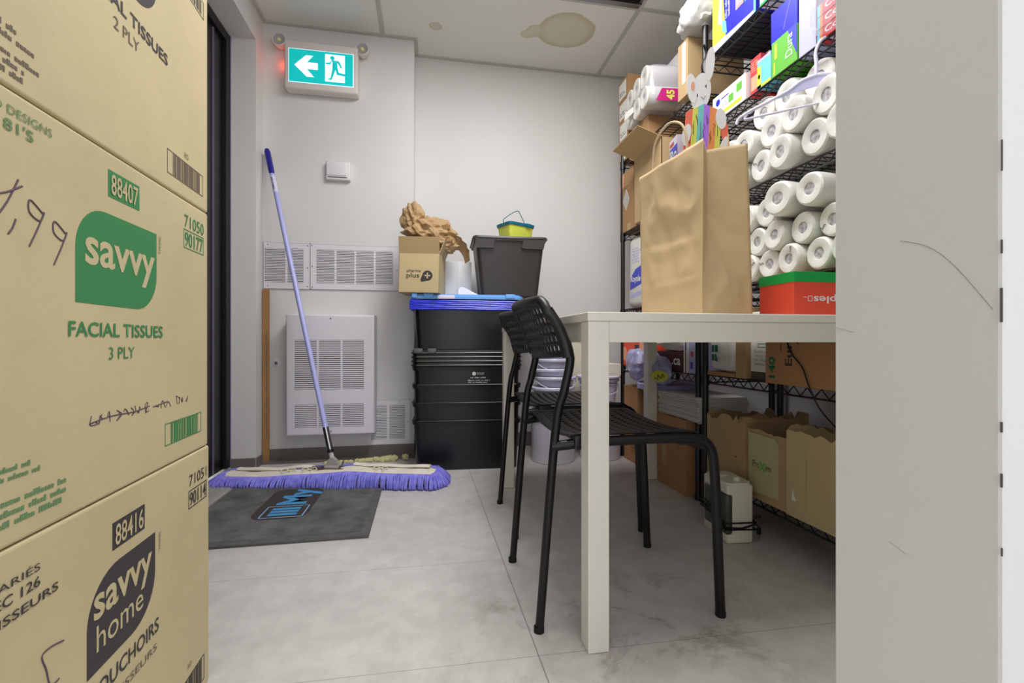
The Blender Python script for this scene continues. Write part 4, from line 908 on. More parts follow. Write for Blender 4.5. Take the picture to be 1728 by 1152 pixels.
c = Carton('carton', 'cyan and lime box left of the green one', 'box', 1.125, 1.25, 1.346, 1.410, B_, B_+0.098, 'cyan'); c.W.rect(0.0, 0.0, 0.018, 0.075, 'yell'); c.W.rect(0.0, 0.0, 0.064, 0.010, 'yell'); c.W.poly([(0.009+0.005*math.cos(a*PI/5), 0.04+0.008*math.sin(a*PI/5)) for a in range(10)], 'blue'); c.W.rect(0.0, 0.088, 0.064, 0.010, 'lav')
c = Carton('carton', 'bright green box with Dura print under the blue box', 'box', 1.125, 1.25, 1.236, 1.343, B_, B_+0.116, 'lgreen'); c.WU.text('Dura', 0.030, 0.018, 0.070, 0.028, 'white', 0.0); c.W.rect(0.014, 0.055, 0.010, 0.050, 'yell'); c.W.rect(0.010, 0.006, 0.006, 0.04, 'yell'); c.W.poly([(0.07, 0.116), (0.107, 0.116), (0.107, 0.02), (0.09, 0.06)], 'cobalt')
c = Carton('carton', 'glossy deep blue box on top of the green box', 'box', 1.13, 1.27, 1.240, 1.352, B_+0.1165, B_+0.222, 'blue'); c.W.line([(0.055, 0.02), (0.085, 0.10)], 0.0006, 'lav')
c = Carton('carton', 'upright pale lavender box with a round black hole', 'box', 1.128, 1.27, 1.168, 1.232, B_, B_+0.220, 'lav'); c.W.poly([(0.038+0.007*math.cos(a*PI/8), 0.190+0.007*math.sin(a*PI/8)) for a in range(16)], 'black', 'round_hole')
c = Carton('carton', 'dark brown printed box behind the deep blue box', 'box', 1.275, 1.40, 1.345, 1.375, B_+0.0, B_+0.22, 'brownd'); c.WU.scrawl(0.06, 0.008, 0.12, 0.014, 'cream', 1, 5)
c = Carton('carton', 'brown carton deep on the shelf behind the disc box', 'box', 1.375, 1.475, 1.42, 1.69, B_, B_+0.20, 'cardb')
for k in range(3):
    c = Carton('toothpaste_box', ('lowest', 'middle', 'topmost')[k]+' red and blue toothpaste box in the wrapped pile', 'box', 1.125, 1.17, 0.955, 1.160, B_+0.002+k*0.036, B_+0.036+k*0.036, 'redp', group='toothpaste boxes')
    c.W.rect(0.0, 0.0, 0.010, 0.034, 'cyan'); c.W.rect(0.010, 0.0, 0.008, 0.034, 'rub'); c.W.text('Colgate', 0.026, 0.006, 0.115, 0.024, 'white', 0.02)
    c.W.rect(0.15, 0.0, 0.055, 0.034, 'cobalt')
b = MB(); b.blob((1.12, 1.10, B_+0.085), (0.035, 0.075, 0.085), 0.35, 8, 3, 5, True, zmin=B_+0.001); tag(b.build('plastic_wrap', 'film', None, True), 'clear crinkled plastic wrap around the toothpaste boxes', 'plastic bag')
# ---- items on shelf C (highest)
c = Carton('carton', 'large lime and blue printed box on the highest shelf', 'box', 1.128, 1.33, 1.420, 1.668, C_, 2.16, 'under'); c.W.rect(0, 0, 0.248, 0.325, 'blue', 'printed_side', 0.0); c.S.rect(0, 0, 0.202, 0.325, 'blue', 'printed_side', 0.0)  # shadow on the underside put into the body colour, blue sides laid over
c.W.poly([(0.0, 0.0), (0.085, 0.0), (0.055, 0.32), (0.0, 0.32)], 'yell', 'printed_panel', 0.0008); c.W.poly([(0.0, 0.0), (0.248, 0.0), (0.248, 0.012), (0.0, 0.030)], 'lav', lift=0.0012); c.W.poly([(0.035, 0.10), (0.060, 0.08), (0.060, 0.19), (0.045, 0.19)], 'white', lift=0.0012)
c.W.poly([(0.06, 0.055), (0.09, 0.03), (0.085, 0.08), (0.062, 0.095)], 'cyan', lift=0.0012)
c.WU.scrawl(0.09, 0.140, 0.14, 0.034, 'lav', 2, 8); c.W.rect(0.140, 0.080, 0.042, 0.055, 'peach', 'barcode_panel'); c.W.bars(0.143, 0.083, 0.036, 0.049, 'lav', 14, 3, lift=0.0014, border=False)
c.W.scrawl(0.190, 0.075, 0.045, 0.05, 'cyan', 5, 4); c.W.scrawl(0.13, 0.15, 0.10, 0.05, 'lav', 3, 7); c.W.rect(0.238, 0.0, 0.010, 0.32, 'cyan', lift=0.0016)
c = Carton('carton', 'white pack with green leaf print right of the lime and blue box', 'box', 1.13, 1.33, 1.18, 1.405, C_, 2.05, 'white')
for k in range(6): c.W.poly([(0.02+k*0.035, 0.01+0.02*(k % 2)), (0.045+k*0.035, 0.02), (0.05+k*0.035, 0.045), (0.028+k*0.035, 0.035)], 'lgreen')
c.W.rect(0, 0, 0.225, 0.010, 'sgreen')
c = Carton('carton', 'maroon box on the highest shelf nearest the doorway', 'box', 1.135, 1.33, 0.86, 1.165, C_, 2.02, 'maroon'); c.W.scrawl(0.01, 0.02, 0.25, 0.06, 'peach', 3, 9)
c = Carton('carton', 'low blue box deep on the highest shelf', 'box', 1.335, 1.48, 1.30, 1.60, C_, C_+0.10, 'navy')
# ---- hanger
hg = thing('clothes_hanger', 'white plastic clothes hanger hooked on the wire shelf', 'hanger', (1.102, 1.140, 1.365), math.atan2(0.66, -0.75))
# local x runs towards the room-side tip
b = MB()
arm = [(0.0, 0, 0.082), (0.035, 0, 0.076), (0.07, 0, 0.056), (0.12, 0, 0.038), (0.17, 0, 0.022), (0.19, 0, 0.012)]
for s in (1, -1):
    b.tube(smoothpts([(p[0]*s, 0, p[2]) for p in arm], 5), 0.0050, 10)
    b.tube(smoothpts([(s*0.178, 0, 0.018), (s*0.186, 0, 0.002), (s*0.178, 0, 0.0), (s*0.10, 0, 0.0), (0, 0, 0.0)], 4), 0.0034, 8)
    b.tube(smoothpts([(s*0.165, 0, 0.024), (s*0.19, 0, 0.014), (s*0.204, 0, 0.004), (s*0.208, 0, -0.010)], 4), 0.0042, 8)
b.build('frame', 'paperl', hg, True)
b = MB(); b.prism([(-0.10, 0.040), (-0.06, 0.046), (0, 0.050), (0.06, 0.046), (0.10, 0.040), (0.07, 0.060), (0.04, 0.075), (0.018, 0.086), (0, 0.090), (-0.018, 0.086), (-0.04, 0.075), (-0.07, 0.060)], (0, 0.0015, 0), (1, 0, 0), (0, 0, 1), 0.003); b.build('shoulder_web', 'lav', hg)
b = MB(); b.tube(smoothpts([(0, 0, 0.082), (0, 0, 0.12), (0.002, 0, 0.145), (-0.004, -0.004, 0.170), (-0.016, -0.010, 0.187), (-0.032, -0.014, 0.192), (-0.046, -0.016, 0.182)], 4), [0.0050]*8+[0.0042]*17, 10); b.build('hook', 'paperl', hg, True)
# ---- items on shelf D (below table height)
def open_bag_box(name, label, cat, x0, x1, y0, y1, z0, z1, m, jag=0.02, seed=0, steps=14, lean=0.0):
    t = thing(name, label, cat, ((x0+x1)/2, (y0+y1)/2, z0)); hx_, hy_, H = (x1-x0)/2, (y1-y0)/2, z1-z0
    b = MB(); rr = random.Random(seed)
    per = []
    for (ax, ay, bx, by) in ((-hx_, hy_, -hx_, -hy_), (-hx_, -hy_, hx_, -hy_), (hx_, -hy_, hx_, hy_), (hx_, hy_, -hx_, hy_)):
        for k in range(steps): per.append((ax+(bx-ax)*k/steps, ay+(by-ay)*k/steps))
    n = len(per); lo = [b.bm.verts.new((p[0], p[1], 0)) for p in per]; mid = [b.bm.verts.new((p[0]+0.003*noise.noise(Vector((p[0]*20, p[1]*20, seed))), p[1], H*0.55)) for p in per]
    hi = []
    walk = 0
    for k, p in enumerate(per):
        walk = walk*0.7+rr.uniform(-jag, jag)*0.7
        hi.append(b.bm.verts.new((p[0]+lean*0, p[1], H+walk-(jag if rr.random() < 0.15 else 0))))
    for k in range(n):
        j = (k+1) % n; b.bm.faces.new((lo[k], lo[j], mid[j], mid[k])); b.bm.faces.new((mid[k], mid[j], hi[j], hi[k]))
    b.bm.faces.new(lo)
    o = b.build('body', m, t); md = o.modifiers.new('s', 'SOLIDIFY'); md.thickness = 0.0025; md.offset = -1
    return t, Face(t, (-hx_, hy_, 0), (0, -1, 0), (0, 0, 1)), hx_, hy_, H
t, f, *_ = open_bag_box('torn_carton', 'torn open brown carton at the left end of the bottom shelf', 'cardboard box', 1.100, 1.36, 1.440, 1.665, E_, 0.392, 'cardm', 0.018, 3)
b = MB(); b.prism([(-0.03, 0), (0.09, 0), (0.085, 0.05), (0.06, 0.055), (0.03, 0.035), (-0.01, 0.03)], (-0.125, -0.112, 0.255), (0.9, -0.3, 0), (0.3, 0.9, 0.35), 0.003); b.build('torn_flap', 'cardm', t)
f.rect(0.085, 0.12, 0.014, 0.06, 'cardm', 'tape_strip'); f.poly([(0.055, 0.19), (0.07, 0.20), (0.068, 0.18)], 'brownd', 'hole'); f.poly([(0.170, 0.12), (0.18, 0.124), (0.178, 0.114)], 'brownd', 'hole')
t, f, *_ = open_bag_box('torn_carton', 'open brown carton with a white Proxim paper bag against its front', 'cardboard box', 1.105, 1.36, 1.256, 1.434, E_, 0.376, 'cardm', 0.005, 8)
f.poly([(0.012, 0.02), (0.150, 0.03), (0.150, 0.205), (0.135, 0.222), (0.012, 0.224)], 'olive', 'paper_bag_front', 0.002, 0.002); f.p = t
f.text('Pro', 0.033, 0.108, 0.032, 0.024, 'ink', lift=0.0048); f.text('im', 0.092, 0.108, 0.026, 0.021, 'ink', lift=0.0048)
f.poly([(0.064, 0.100), (0.070, 0.100), (0.078, 0.112), (0.087, 0.100), (0.092, 0.101), (0.083, 0.117), (0.093, 0.132), (0.087, 0.133), (0.078, 0.122), (0.068, 0.133), (0.063, 0.131), (0.073, 0.117)], 'lgreen', 'printed_leaf_x', 0.0046)
t, f, *_ = open_bag_box('torn_carton', 'taped brown carton with ragged top, rightmost on the bottom shelf', 'cardboard box', 1.100, 1.36, 1.00, 1.250, E_, 0.405, 'cardp', 0.013, 14)
f.rect(0.02, 0.03, 0.055, 0.19, 'cardp', 'clear_tape'); f.poly([(0.022, 0.05), (0.040, 0.052), (0.026, 0.085)], 'white', 'paper_scrap', 0.0015)
c = Carton('carton', 'large brown carton with 140 printed in green', 'cardboard box', 1.085, 1.40, 1.03, 1.322, D_+0.001, 0.80, 'cardo')
c.WU.text('140', 0.018, 0.250, 0.068, 0.027, 'dgreen', 0.03); c.WU.text('Euro', 0.060, 0.180, 0.100, 0.028, 'ink', 0.02); c.WU.text('A', 0.125, 0.155, 0.03, 0.018, 'ink'); c.WU.scrawl(0.105, 0.222, 0.07, 0.008, 'ink', 1, 3)
b = MB(); b.tube(smoothpts([(1.079, 1.245, 0.76), (1.078, 1.228, 0.69), (1.078, 1.205, 0.64), (1.078, 1.165, 0.60), (1.076, 1.140, 0.55), (1.090, 1.120, 0.49), (1.12, 1.10, 0.44), (1.16, 1.09, 0.40)], 5), 0.0022, 6); tag(b.build('cable', 'black', None, True), 'thin black cable hanging down over the 140 carton', 'cable')
b = MB(); b.box(1.128, 1.25, 1.532, 1.698, D_+0.016, 0.79, 0.03, seg=4); bmesh.ops.subdivide_edges(b.bm, edges=b.bm.edges[:], cuts=3, use_grid_fill=True)
for v in b.bm.verts: v.co += Vector((noise.noise(v.co*17)*0.010, noise.noise(v.co*13+Vector((5, 0, 0)))*0.006, 0))
g_ = b.build('plastic_bag', 'paper', None, True); tag(g_, 'white plastic bag with green emblem on the shelf by the post', 'plastic bag')
fk = Face(g_, (1.119, 1.655, 0.600), (0, -1, 0), (0, 0, 1))
for pts in ([(0, 0), (0.014, 0), (0.014, 0.026), (0, 0.026)], [(0, 0.034), (0.014, 0.034), (0.014, 0.062), (0, 0.062)], [(0.018, 0.034), (0.036, 0.034), (0.036, 0.062), (0.018, 0.062)], [(0.018, 0.0), (0.038, -0.004), (0.026, 0.026), (0.018, 0.026)]): fk.poly(pts, 'dgreen', 'printed_emblem', 0.003, 0.001)
c = Carton('carton', 'narrow tan carton between the white bags on the shelf', 'box', 1.12, 1.40, 1.462, 1.518, D_+0.001, 0.80, 'cardm')
c = Carton('paper_bag', 'white printed paper bag left of the 140 carton', 'paper bag', 1.13, 1.20, 1.345, 1.450, D_+0.030, 0.78, 'paper'); c.W.frame(0.035, 0.085, 0.05, 0.014, 0.002, 'dgreen'); c.W.scrawl(0.02, 0.02, 0.07, 0.06, 'tbar', 4, 3)
c = Carton('carton', 'low brown tray under the white printed paper bag', 'box', 1.135, 1.38, 1.335, 1.455, D_+0.0005, D_+0.029, 'brownd')
c = Carton('carton', 'low brown tray under the white bag with green emblem', 'box', 1.125, 1.40, 1.53, 1.70, D_+0.0005, D_+0.0155, 'cardo')
# ---- humidifier
hm = thing('humidifier', 'ivory humidifier with smoked side tank and wound black cord', 'humidifier', (1.028, 1.437, 0), math.radians(-5))
hx_, hy_ = 0.046, 0.078
b = MB(); b.box(-hx_, hx_, -hy_, hy_, 0.0005, 0.196, 0.008, seg=4); b.prism(rounded(0.088, 0.150, 0.02, -0.044, -0.075), (0, 0, 0.194), (1, 0, 0), (0, 1, 0), 0.008); b.build('body', 'humw', hm, True)
b = MB(); b.box(-hx_-0.006, -hx_+0.020, -hy_-0.003, hy_-0.012, 0.030, 0.168, 0.010, seg=4); b.build('water_tank', 'tank', hm, True)
b = MB(); b.lathe([(0.024, 0.200), (0.024, 0.2065), (0.020, 0.208), (0, 0.208)], 26, (-0.008, 0.030)); b.lathe([(0.012, 0.202), (0.010, 0.214), (0, 0.215)], 18, (0.008, -0.042)); b.build('mist_nozzle', 'humw', hm, True)
b = MB(); b.tube(smoothpts([(-hx_-0.001, -hy_-0.001, 0.065), (-0.01, -hy_-0.001, 0.052), (0.03, -hy_-0.001, 0.055), (hx_-0.004, -hy_-0.001, 0.068)], 5), 0.0010, 6); b.build('base_groove', 'ink2', hm)
b = MB()
for z, dz in ((0.072, 0.0), (0.058, 0.008), (0.050, -0.002)):
    q = [(-hx_-0.010, -hy_-0.005, z), (0, -hy_-0.006, z-dz*0.4), (hx_+0.005, -hy_-0.005, z+dz), (hx_+0.006, 0, z+0.005), (hx_+0.005, hy_+0.005, z+0.015), (0, hy_+0.006, z+0.02), (-hx_-0.010, hy_+0.004, z+0.03), (-hx_-0.012, 0.0, z+0.025)]
    b.tube(q, 0.0028, 8, closed=True)
b.tube(smoothpts([(hx_+0.004, -hy_+0.01, 0.085), (hx_+0.02, -hy_, 0.095), (hx_+0.03, -hy_+0.01, 0.085), (hx_+0.012, -hy_+0.02, 0.07), (hx_+0.02, -hy_-0.002, 0.052)], 4), 0.0026, 8); b.build('power_cord', 'black', hm, True)
b = MB(); b.box(hx_+0.012, hx_+0.024, -hy_-0.006, -hy_+0.004, 0.030, 0.052, 0.002); b.build('plug', 'blackm', hm)
b = MB(); b.box(hx_+0.014, hx_+0.0155, -hy_-0.002, -hy_, 0.015, 0.030); b.box(hx_+0.0205, hx_+0.022, -hy_-0.002, -hy_, 0.015, 0.030); b.build('plug_prong', 'steel', hm)
# ================================================================== FAR RACK CONTENTS
c = Carton('carton', 'tall orange brown carton on the floor under the folded papers', 'cardboard box', 1.098, 1.40, 1.815, 2.062, 0.0, 0.330, 'cardo'); c.W.rect(0.040, 0.09, 0.040, 0.11, 'cardm', 'tape_strip')
rn = random.Random(2)
for k in range(11):
    z = 0.3305+k*0.0098; a = rn.uniform(-0.02, 0.02); ex = rn.uniform(-0.006, 0.006); droop = 0.006
    o = thing('folded_bag', 'folded white paper bags in the limp stack on the orange brown carton', 'paper', (1.22+ex, 1.90, z), a, 'folded white paper sheets')
    b = MB(); prof = []
    for i in range(13):
        yv = -0.165+0.33*i/12; prof.append((yv, 0.0045*math.sin((i/12)*PI)+0.0015*noise.noise(Vector((i*0.7, k, 0)))))
    b2 = b.bm; prev = None
    for yv, zz_ in prof:
        q = [b2.verts.new((-0.115, yv, zz_*0.4+0.0003)), b2.verts.new((0.12, yv, zz_*0.4+0.0003)), b2.verts.new((0.12, yv, zz_*0.4+0.0095)), b2.verts.new((-0.112, yv, zz_*0.4+0.0095)), b2.verts.new((-0.1195, yv, zz_*0.4+0.0048))]
        if prev:
            for i in range(5): b2.faces.new((prev[i], prev[(i+1) % 5], q[(i+1) % 5], q[i]))
        else: b2.faces.new(q)
        prev = q
    b2.faces.new(list(reversed(prev)))
    b.build('folded_stack', 'paper', o, True)
    o['label'] = ('%s folded white paper bundle counted up from the carton' % ('lowest', 'second', 'third', 'fourth', 'fifth', 'sixth', 'seventh', 'eighth', 'ninth', 'tenth', 'topmost')[k])
c = Carton('carton', 'narrow brown carton on the floor behind the far table leg', 'cardboard box', 1.117, 1.40, 2.322, 2.50, 0.0, 0.425, 'cardo'); c.W.scrawl(0.10, 0.06, 0.06, 0.05, 'ink2', 3, 2); c.S.rect(0.0, 0.0, 0.02, 0.42, 'cardb', 'corner_strip')
c = Carton('carton', 'brown carton between the two other floor cartons of the far rack', 'cardboard box', 1.19, 1.42, 2.075, 2.31, 0.0, 0.425, 'cardb')
b = MB(); b.lathe([(0, 0), (0.150, 0), (0.160, 0.003), (0.163, 0.030), (0.158, 0.034), (0.150, 0.030), (0, 0.030)], 48)
for k in range(48):
    a = 2*PI*k/48; b.box(-0.002, 0.002, -0.1645, -0.160, 0.004, 0.028, mx=Matrix.Rotation(a, 4, 'Z'))
tag(b.build('bucket_lid', 'purple', None, True, (1.245, 2.215, 0.4255)), 'big round violet white bucket lid lying on the brown cartons', 'lid')
o = thing('plastic_bag', 'clear plastic bag with yellow price label in front of the far rack', 'plastic bag', (1.145, 2.22, 0.460))
b = MB(); b.blob((-0.035, 0.10, 0.100), (0.045, 0.090, 0.085), 0.20, 4, 4, 6, True, zmin=0.001); b.blob((-0.02, -0.14, 0.072), (0.055, 0.085, 0.070), 0.18, 4, 4, 11, True, zmin=0.001); b.blob((-0.01, -0.02, 0.115), (0.04, 0.09, 0.06), 0.2, 4, 4, 17, True, zmin=0.001); b.build('film', mat('bag_film', (206, 206, 236), 0.15, alpha=0.8, spec=0.8, var=0.3, scale=30, rgb2=(150, 152, 206)), o, True)
fl_ = Face(o, (-0.088, -0.168, 0.022), (0.62, -0.78, 0), (-0.1, 0, 1)); fl_.poly([(0.045+0.042*math.cos(a*PI/10), 0.028+0.028*math.sin(a*PI/10)) for a in range(20)], 'ylab', 'price_label', 0.0, 0.001); fl_.line([(0.02, 0.022), (0.035, 0.012), (0.038, 0.035), (0.050, 0.018), (0.062, 0.040), (0.066, 0.020)], 0.0018, 'ink', 'handwriting', 0.002)
c = Carton('carton', 'bright orange box with white print on the far rack', 'box', 1.128, 1.38, 2.20, 2.53, 0.5355, 0.70, 'orange')
c.W.poly([(0.0, 0.03), (0.035, 0.03), (0.052, 0.068), (0.035, 0.108), (0.0, 0.108)], 'peach'); c.W.scrawl(0.072, 0.080, 0.06, 0.022, 'white', 1, 2); c.W.scrawl(0.080, 0.056, 0.05, 0.014, 'white', 1, 3); c.W.rect(0.075, 0.040, 0.06, 0.009, 'white'); c.W.rect(0.15, 0.10, 0.05, 0.022, 'ink'); c.W.rect(0.21, 0.09, 0.10, 0.07, 'peach')
c = Carton('carton', 'dark maroon box with white letters on the far rack', 'box', 1.14, 1.38, 1.895, 2.19, 0.5355, 0.628, 'maroon'); c.W.text('.ca', 0.185, 0.030, 0.075, 0.032, 'white', 0.02)
b = MB(); b.blob((1.20, 2.04, 0.668), (0.075, 0.14, 0.045), 0.25, 7, 3, 9, True, zmin=0.6285); tag(b.build('plastic_bag', 'paper', None, True), 'white crinkled bag lying on the maroon box', 'plastic bag')
for k, (y0, y1, mm, lab) in enumerate(((1.850, 1.888, 'paper', 'white wrapped pack standing left of the shelf post'), (1.795, 1.845, 'lav', 'lavender pack with red dot beside the shelf post'))):
    c = Carton('wrapped_pack', lab, 'pack', 1.13, 1.30, y0, y1, 0.5355, 0.73, mm)
    if k: c.W.poly([(0.025+0.012*math.cos(a*PI/8), 0.085+0.014*math.sin(a*PI/8)) for a in range(16)], 'redp'); c.W.rect(0.012, 0.02, 0.02, 0.03, 'cobalt')
    else: c.W.rect(0.015, 0.0, 0.006, 0.14, 'ink'); c.W.rect(0.010, 0.10, 0.018, 0.05, 'lav')
# far rack, shelf at 0.865
tp = thing('paper_towel_pack', 'white and blue paper towel pack on the far rack behind the paper bag', 'paper towel pack', (1.24, 2.385, 0.8655)); tp.rotation_euler = (math.radians(3.0), 0, 0)
b = MB(); b.box(-0.105, 0.105, -0.11, 0.11, 0.0, 0.400, 0.035, seg=5)
b.build('wrap', 'roll', tp, True); ff = Face(tp, (-0.1052, 0.11, 0), (0, -1, 0), (0, 0, 1)); ff.poly([(0.035, 0.10), (0.18, 0.13), (0.18, 0.235), (0.10, 0.215), (0.035, 0.17)], 'cobalt', lift=0.0); ff.text('Royale', 0.045, 0.135, 0.12, 0.045, 'white', 0.03, lift=0.0012); ff.poly([(0.04, 0.05), (0.18, 0.07), (0.18, 0.095), (0.04, 0.075)], 'lav', lift=0.0); ff.scrawl(0.05, 0.25, 0.1, 0.09, 'lav', 6, 1)
# shelf at 1.315
c = Carton('carton', 'brown carton with white diamond sticker and peach note on the far rack', 'cardboard box', 1.125, 1.40, 2.345, 2.575, 1.3155, 1.665, 'cardb')
c.W.poly([(0.045, 0.185), (0.088, 0.12), (0.132, 0.18), (0.092, 0.245)], 'paper', 'diamond_sticker'); c.W.poly([(0.052, 0.185), (0.088, 0.130), (0.124, 0.18), (0.092, 0.235)], 'tbar', 'sticker_print', 0.0012); c.W.poly([(0.0, 0.245), (0.05, 0.262), (0.065, 0.345), (0.02, 0.335)], 'peach', 'note', 0.0012); c.W.scrawl(0.03, 0.245, 0.10, 0.024, 'ink2', 2, 5); c.W.rect(0.10, 0.0, 0.05, 0.04, 'cardm', 'tape_strip')
oc = thing('open_carton', 'tan carton with open flaps jutting out of the far rack', 'cardboard box', (1.19, 2.18, 1.52))
b = MB(); 
for args in ((-0.09, 0.17, -0.15, -0.147, -0.20, 0.145), (-0.09, 0.17, 0.147, 0.15, -0.20, 0.145), (-0.09, -0.087, -0.15, 0.15, -0.20, 0.145), (0.167, 0.17, -0.15, 0.15, -0.20, 0.145), (-0.09, 0.17, -0.15, 0.15, -0.2035, -0.20)): b.box(*args)
b.build('body', 'cardm', oc)
b = MB(); b.box(0, 0.003, -0.15, 0.15, 0, 0.13, mx=Matrix.Translation((-0.09, 0, 0.145)) @ Matrix.Rotation(math.radians(-72), 4, 'Y')); b.build('flap', 'cardm', oc)
b = MB(); b.box(-0.09, 0.17, 0, 0.003, 0, 0.07, mx=Matrix.Translation((0, 0.15, 0.145)) @ Matrix.Rotation(math.radians(-60), 4, 'X')); b.build('flap', 'cardm', oc)
# carton stack with labels and others on the top shelf
for k in range(4):
    c = Carton('labelled_carton', ('lowest', 'second from bottom', 'third from bottom', 'topmost')[k]+' of the brown cartons with white labels in the corner', 'cardboard box', 1.130, 1.38, 2.462+0.004*k, 2.592+0.006*k, 1.7405+k*0.1225, 1.862+k*0.1225, 'cardb', group='labelled brown cartons')
    c.W.rect(0.012, 0.012, 0.100, 0.095, 'paper', 'label'); c.W.scrawl(0.020, 0.030, 0.075, 0.030, 'ink', 2, k, 'label_text')
c = Carton('carton', 'brown carton carrying the toilet roll pack on the far rack', 'cardboard box', 1.130, 1.40, 2.225, 2.455, 1.7405, 1.868, 'cardb')
c = Carton('carton', 'white carton with small print behind the toilet roll pack', 'box', 1.29, 1.46, 2.20, 2.54, 1.869, 2.20, 'white'); c.S.scrawl(0.02, 0.29, 0.13, 0.012, 'ink2', 1, 3)
tr = thing('toilet_roll_pack', 'plastic wrapped pack of toilet rolls with magenta 45 tag', 'toilet roll pack', (1.19, 2.275, 1.8685), math.radians(-6))
k_ = 0
for j in range(2):
    for i in range(3):
        yv = 0.115-0.112*i; z = 0.056+0.104*j
        mx = Matrix.Translation((-0.10, yv, z)) @ Matrix.Rotation(PI/2, 4, 'Y')
        b = MB(); b.lathe([(0.019, 0.02), (0.019, 0.002), (0.022, 0.0), (0.050, 0.0), (0.0555, 0.006), (0.0555, 0.19), (0.0, 0.19)], 26, mx=mx); ro = b.build('toilet_roll', 'roll', tr, True)
        b = MB(); b.lathe([(0.0, 0.018), (0.019, 0.016)], 16, mx=mx); b.build('core', 'core', ro, True)
b = MB(); b.tube([(-0.095, -0.115, 0.028), (0.09, -0.115, 0.028)], 0.056, 20); 
b = MB(); b.box(-0.098, 0.092, -0.172, 0.172, 0.0, 0.214, 0.045, seg=5); o = b.build('film_wrap', 'film', tr, True)
f = Face(tr, (-0.06, -0.1735, 0.012), (1, 0, 0), (0, 0, 1)); f.poly([(0.0, 0.0), (0.150, 0.0), (0.150, 0.062), (0.03, 0.062)], 'pink', 'tag_panel', 0.001, 0.0006); f2 = Face(tr, (0.005, -0.1735, 0.016), (0, 0, 1), (-1, 0, 0)); f2.text('45', 0.0, -0.030, 0.050, 0.042, 'ryel', 0.04, lift=0.003)
b = MB(); b.prism([(0, 0), (0.07, 0.02), (0.068, 0.05), (0.01, 0.045)], (-0.135, 0.09, 0.03), (0.45, -0.9, 0), (0, 0, 1), 0.0015); b.build('loose_film_tail', 'paper', tr)
c = Carton('carton', 'tall tan carton topped by a white bag, near end of the far rack', 'cardboard box', 1.09, 1.36, 1.788, 1.866, 1.7405, 1.985, 'cardm'); c.W.rect(0.034, 0.06, 0.028, 0.175, 'paper', 'paper_sheet')
b = MB(); b.blob((1.125, 1.765, 2.050), (0.075, 0.095, 0.085), 0.2, 5, 4, 5, True, zmin=1.9865); tag(b.build('plastic_bag', 'bagw', None, True), 'white crumpled plastic bag on the tall tan carton', 'plastic bag')
# ================================================================== ON THE TABLE
A_, Bv, Cv = Vector((0.640, 1.300, 0.7405)), Vector((0.662, 1.022, 0.7405)), Vector((0.838, 1.067, 0.7405)); Dv = A_+(Cv-Bv)
ctr = (A_+Cv)/2; ctr.z = 0.7405
bg = thing('paper_bag', 'large upright brown kraft paper bag on the table', 'paper bag', ctr)
tops = [Vector((-0.004, 0.012, 0.440)), Vector((0.006, 0.004, 0.440)), Vector((-0.018, -0.004, 0.455)), Vector((-0.012, 0.006, 0.455))]
bot = [A_-ctr, Bv-ctr, Cv-ctr, Dv-ctr]
def wallgrid(b, p0, p1, q0, q1, nu, nv, fn):
    g = []
    for i in range(nu+1):
        row = []
        for j in range(nv+1):
            u, v = i/nu, j/nv; p = p0.lerp(p1, u).lerp(q0.lerp(q1, u), v); row.append(b.bm.verts.new(p+fn(u, v)))
        g.append(row)
    for i in range(nu):
        for j in range(nv): b.bm.faces.new((g[i][j], g[i+1][j], g[i+1][j+1], g[i][j+1]))
TT = [bot[k]+tops[k] for k in range(4)]
nW = (bot[1]-bot[0]).cross(Vector((0, 0, 1))).normalized()   # outward of the wide face
def wrink(s):
    def fn(u, v):
        e = min(1, 6*u, 6*(1-u)); a = noise.noise(Vector((u*4, v*5, s)))
        cr = 0.004*(1-min(1, abs(v-0.19-0.02*u)*40)) - 0.003*(1-min(1, abs(v-0.50+0.03*u)*30))
        w = sum(abs(noise.noise(Vector((u*3.2+k*7, v*4.5+k*u*2, s+k))))*(0.7**k) for k in range(3))
        return nW*(0.006*a*e+cr*e-0.011*(w-0.25)*e*min(1, v*2.5)*(1 if v < .8 else (1-v)*5))*(1 if s < 5 else -1)
    return fn
b = MB()
wallgrid(b, bot[0], bot[1], TT[0], TT[1], 36, 48, wrink(1)); wallgrid(b, bot[2], bot[3], TT[2], TT[3], 24, 32, wrink(9))
nS = (bot[2]-bot[1]).cross(Vector((0, 0, 1))).normalized()
def gus(sgn):
    def fn(u, v):
        fold = 1-abs(2*u-1); up = max(0, (v-0.20)/0.80)
        vv = v-0.22*fold; ind = 0.062*fold*min(1, max(0, vv)*2.6) if vv > 0 else -0.004*fold; bottomtri = 0
        return -sgn*nS*(ind+bottomtri+0.004*noise.noise(Vector((u*5, v*7, 3)))*min(1, 5*fold))
    return fn
wallgrid(b, bot[1], bot[2], TT[1], TT[2], 24, 48, gus(1)); wallgrid(b, bot[3], bot[0], TT[3], TT[0], 16, 32, gus(-1))
b.bm.faces.new([b.bm.verts.new(p+Vector((0, 0, 0.0005))) for p in bot])
bmesh.ops.remove_doubles(b.bm, verts=b.bm.verts, dist=0.0004)
o = b.build('bag_body', 'kraft', bg, True); md = o.modifiers.new('s', 'SOLIDIFY'); md.thickness = 0.0012
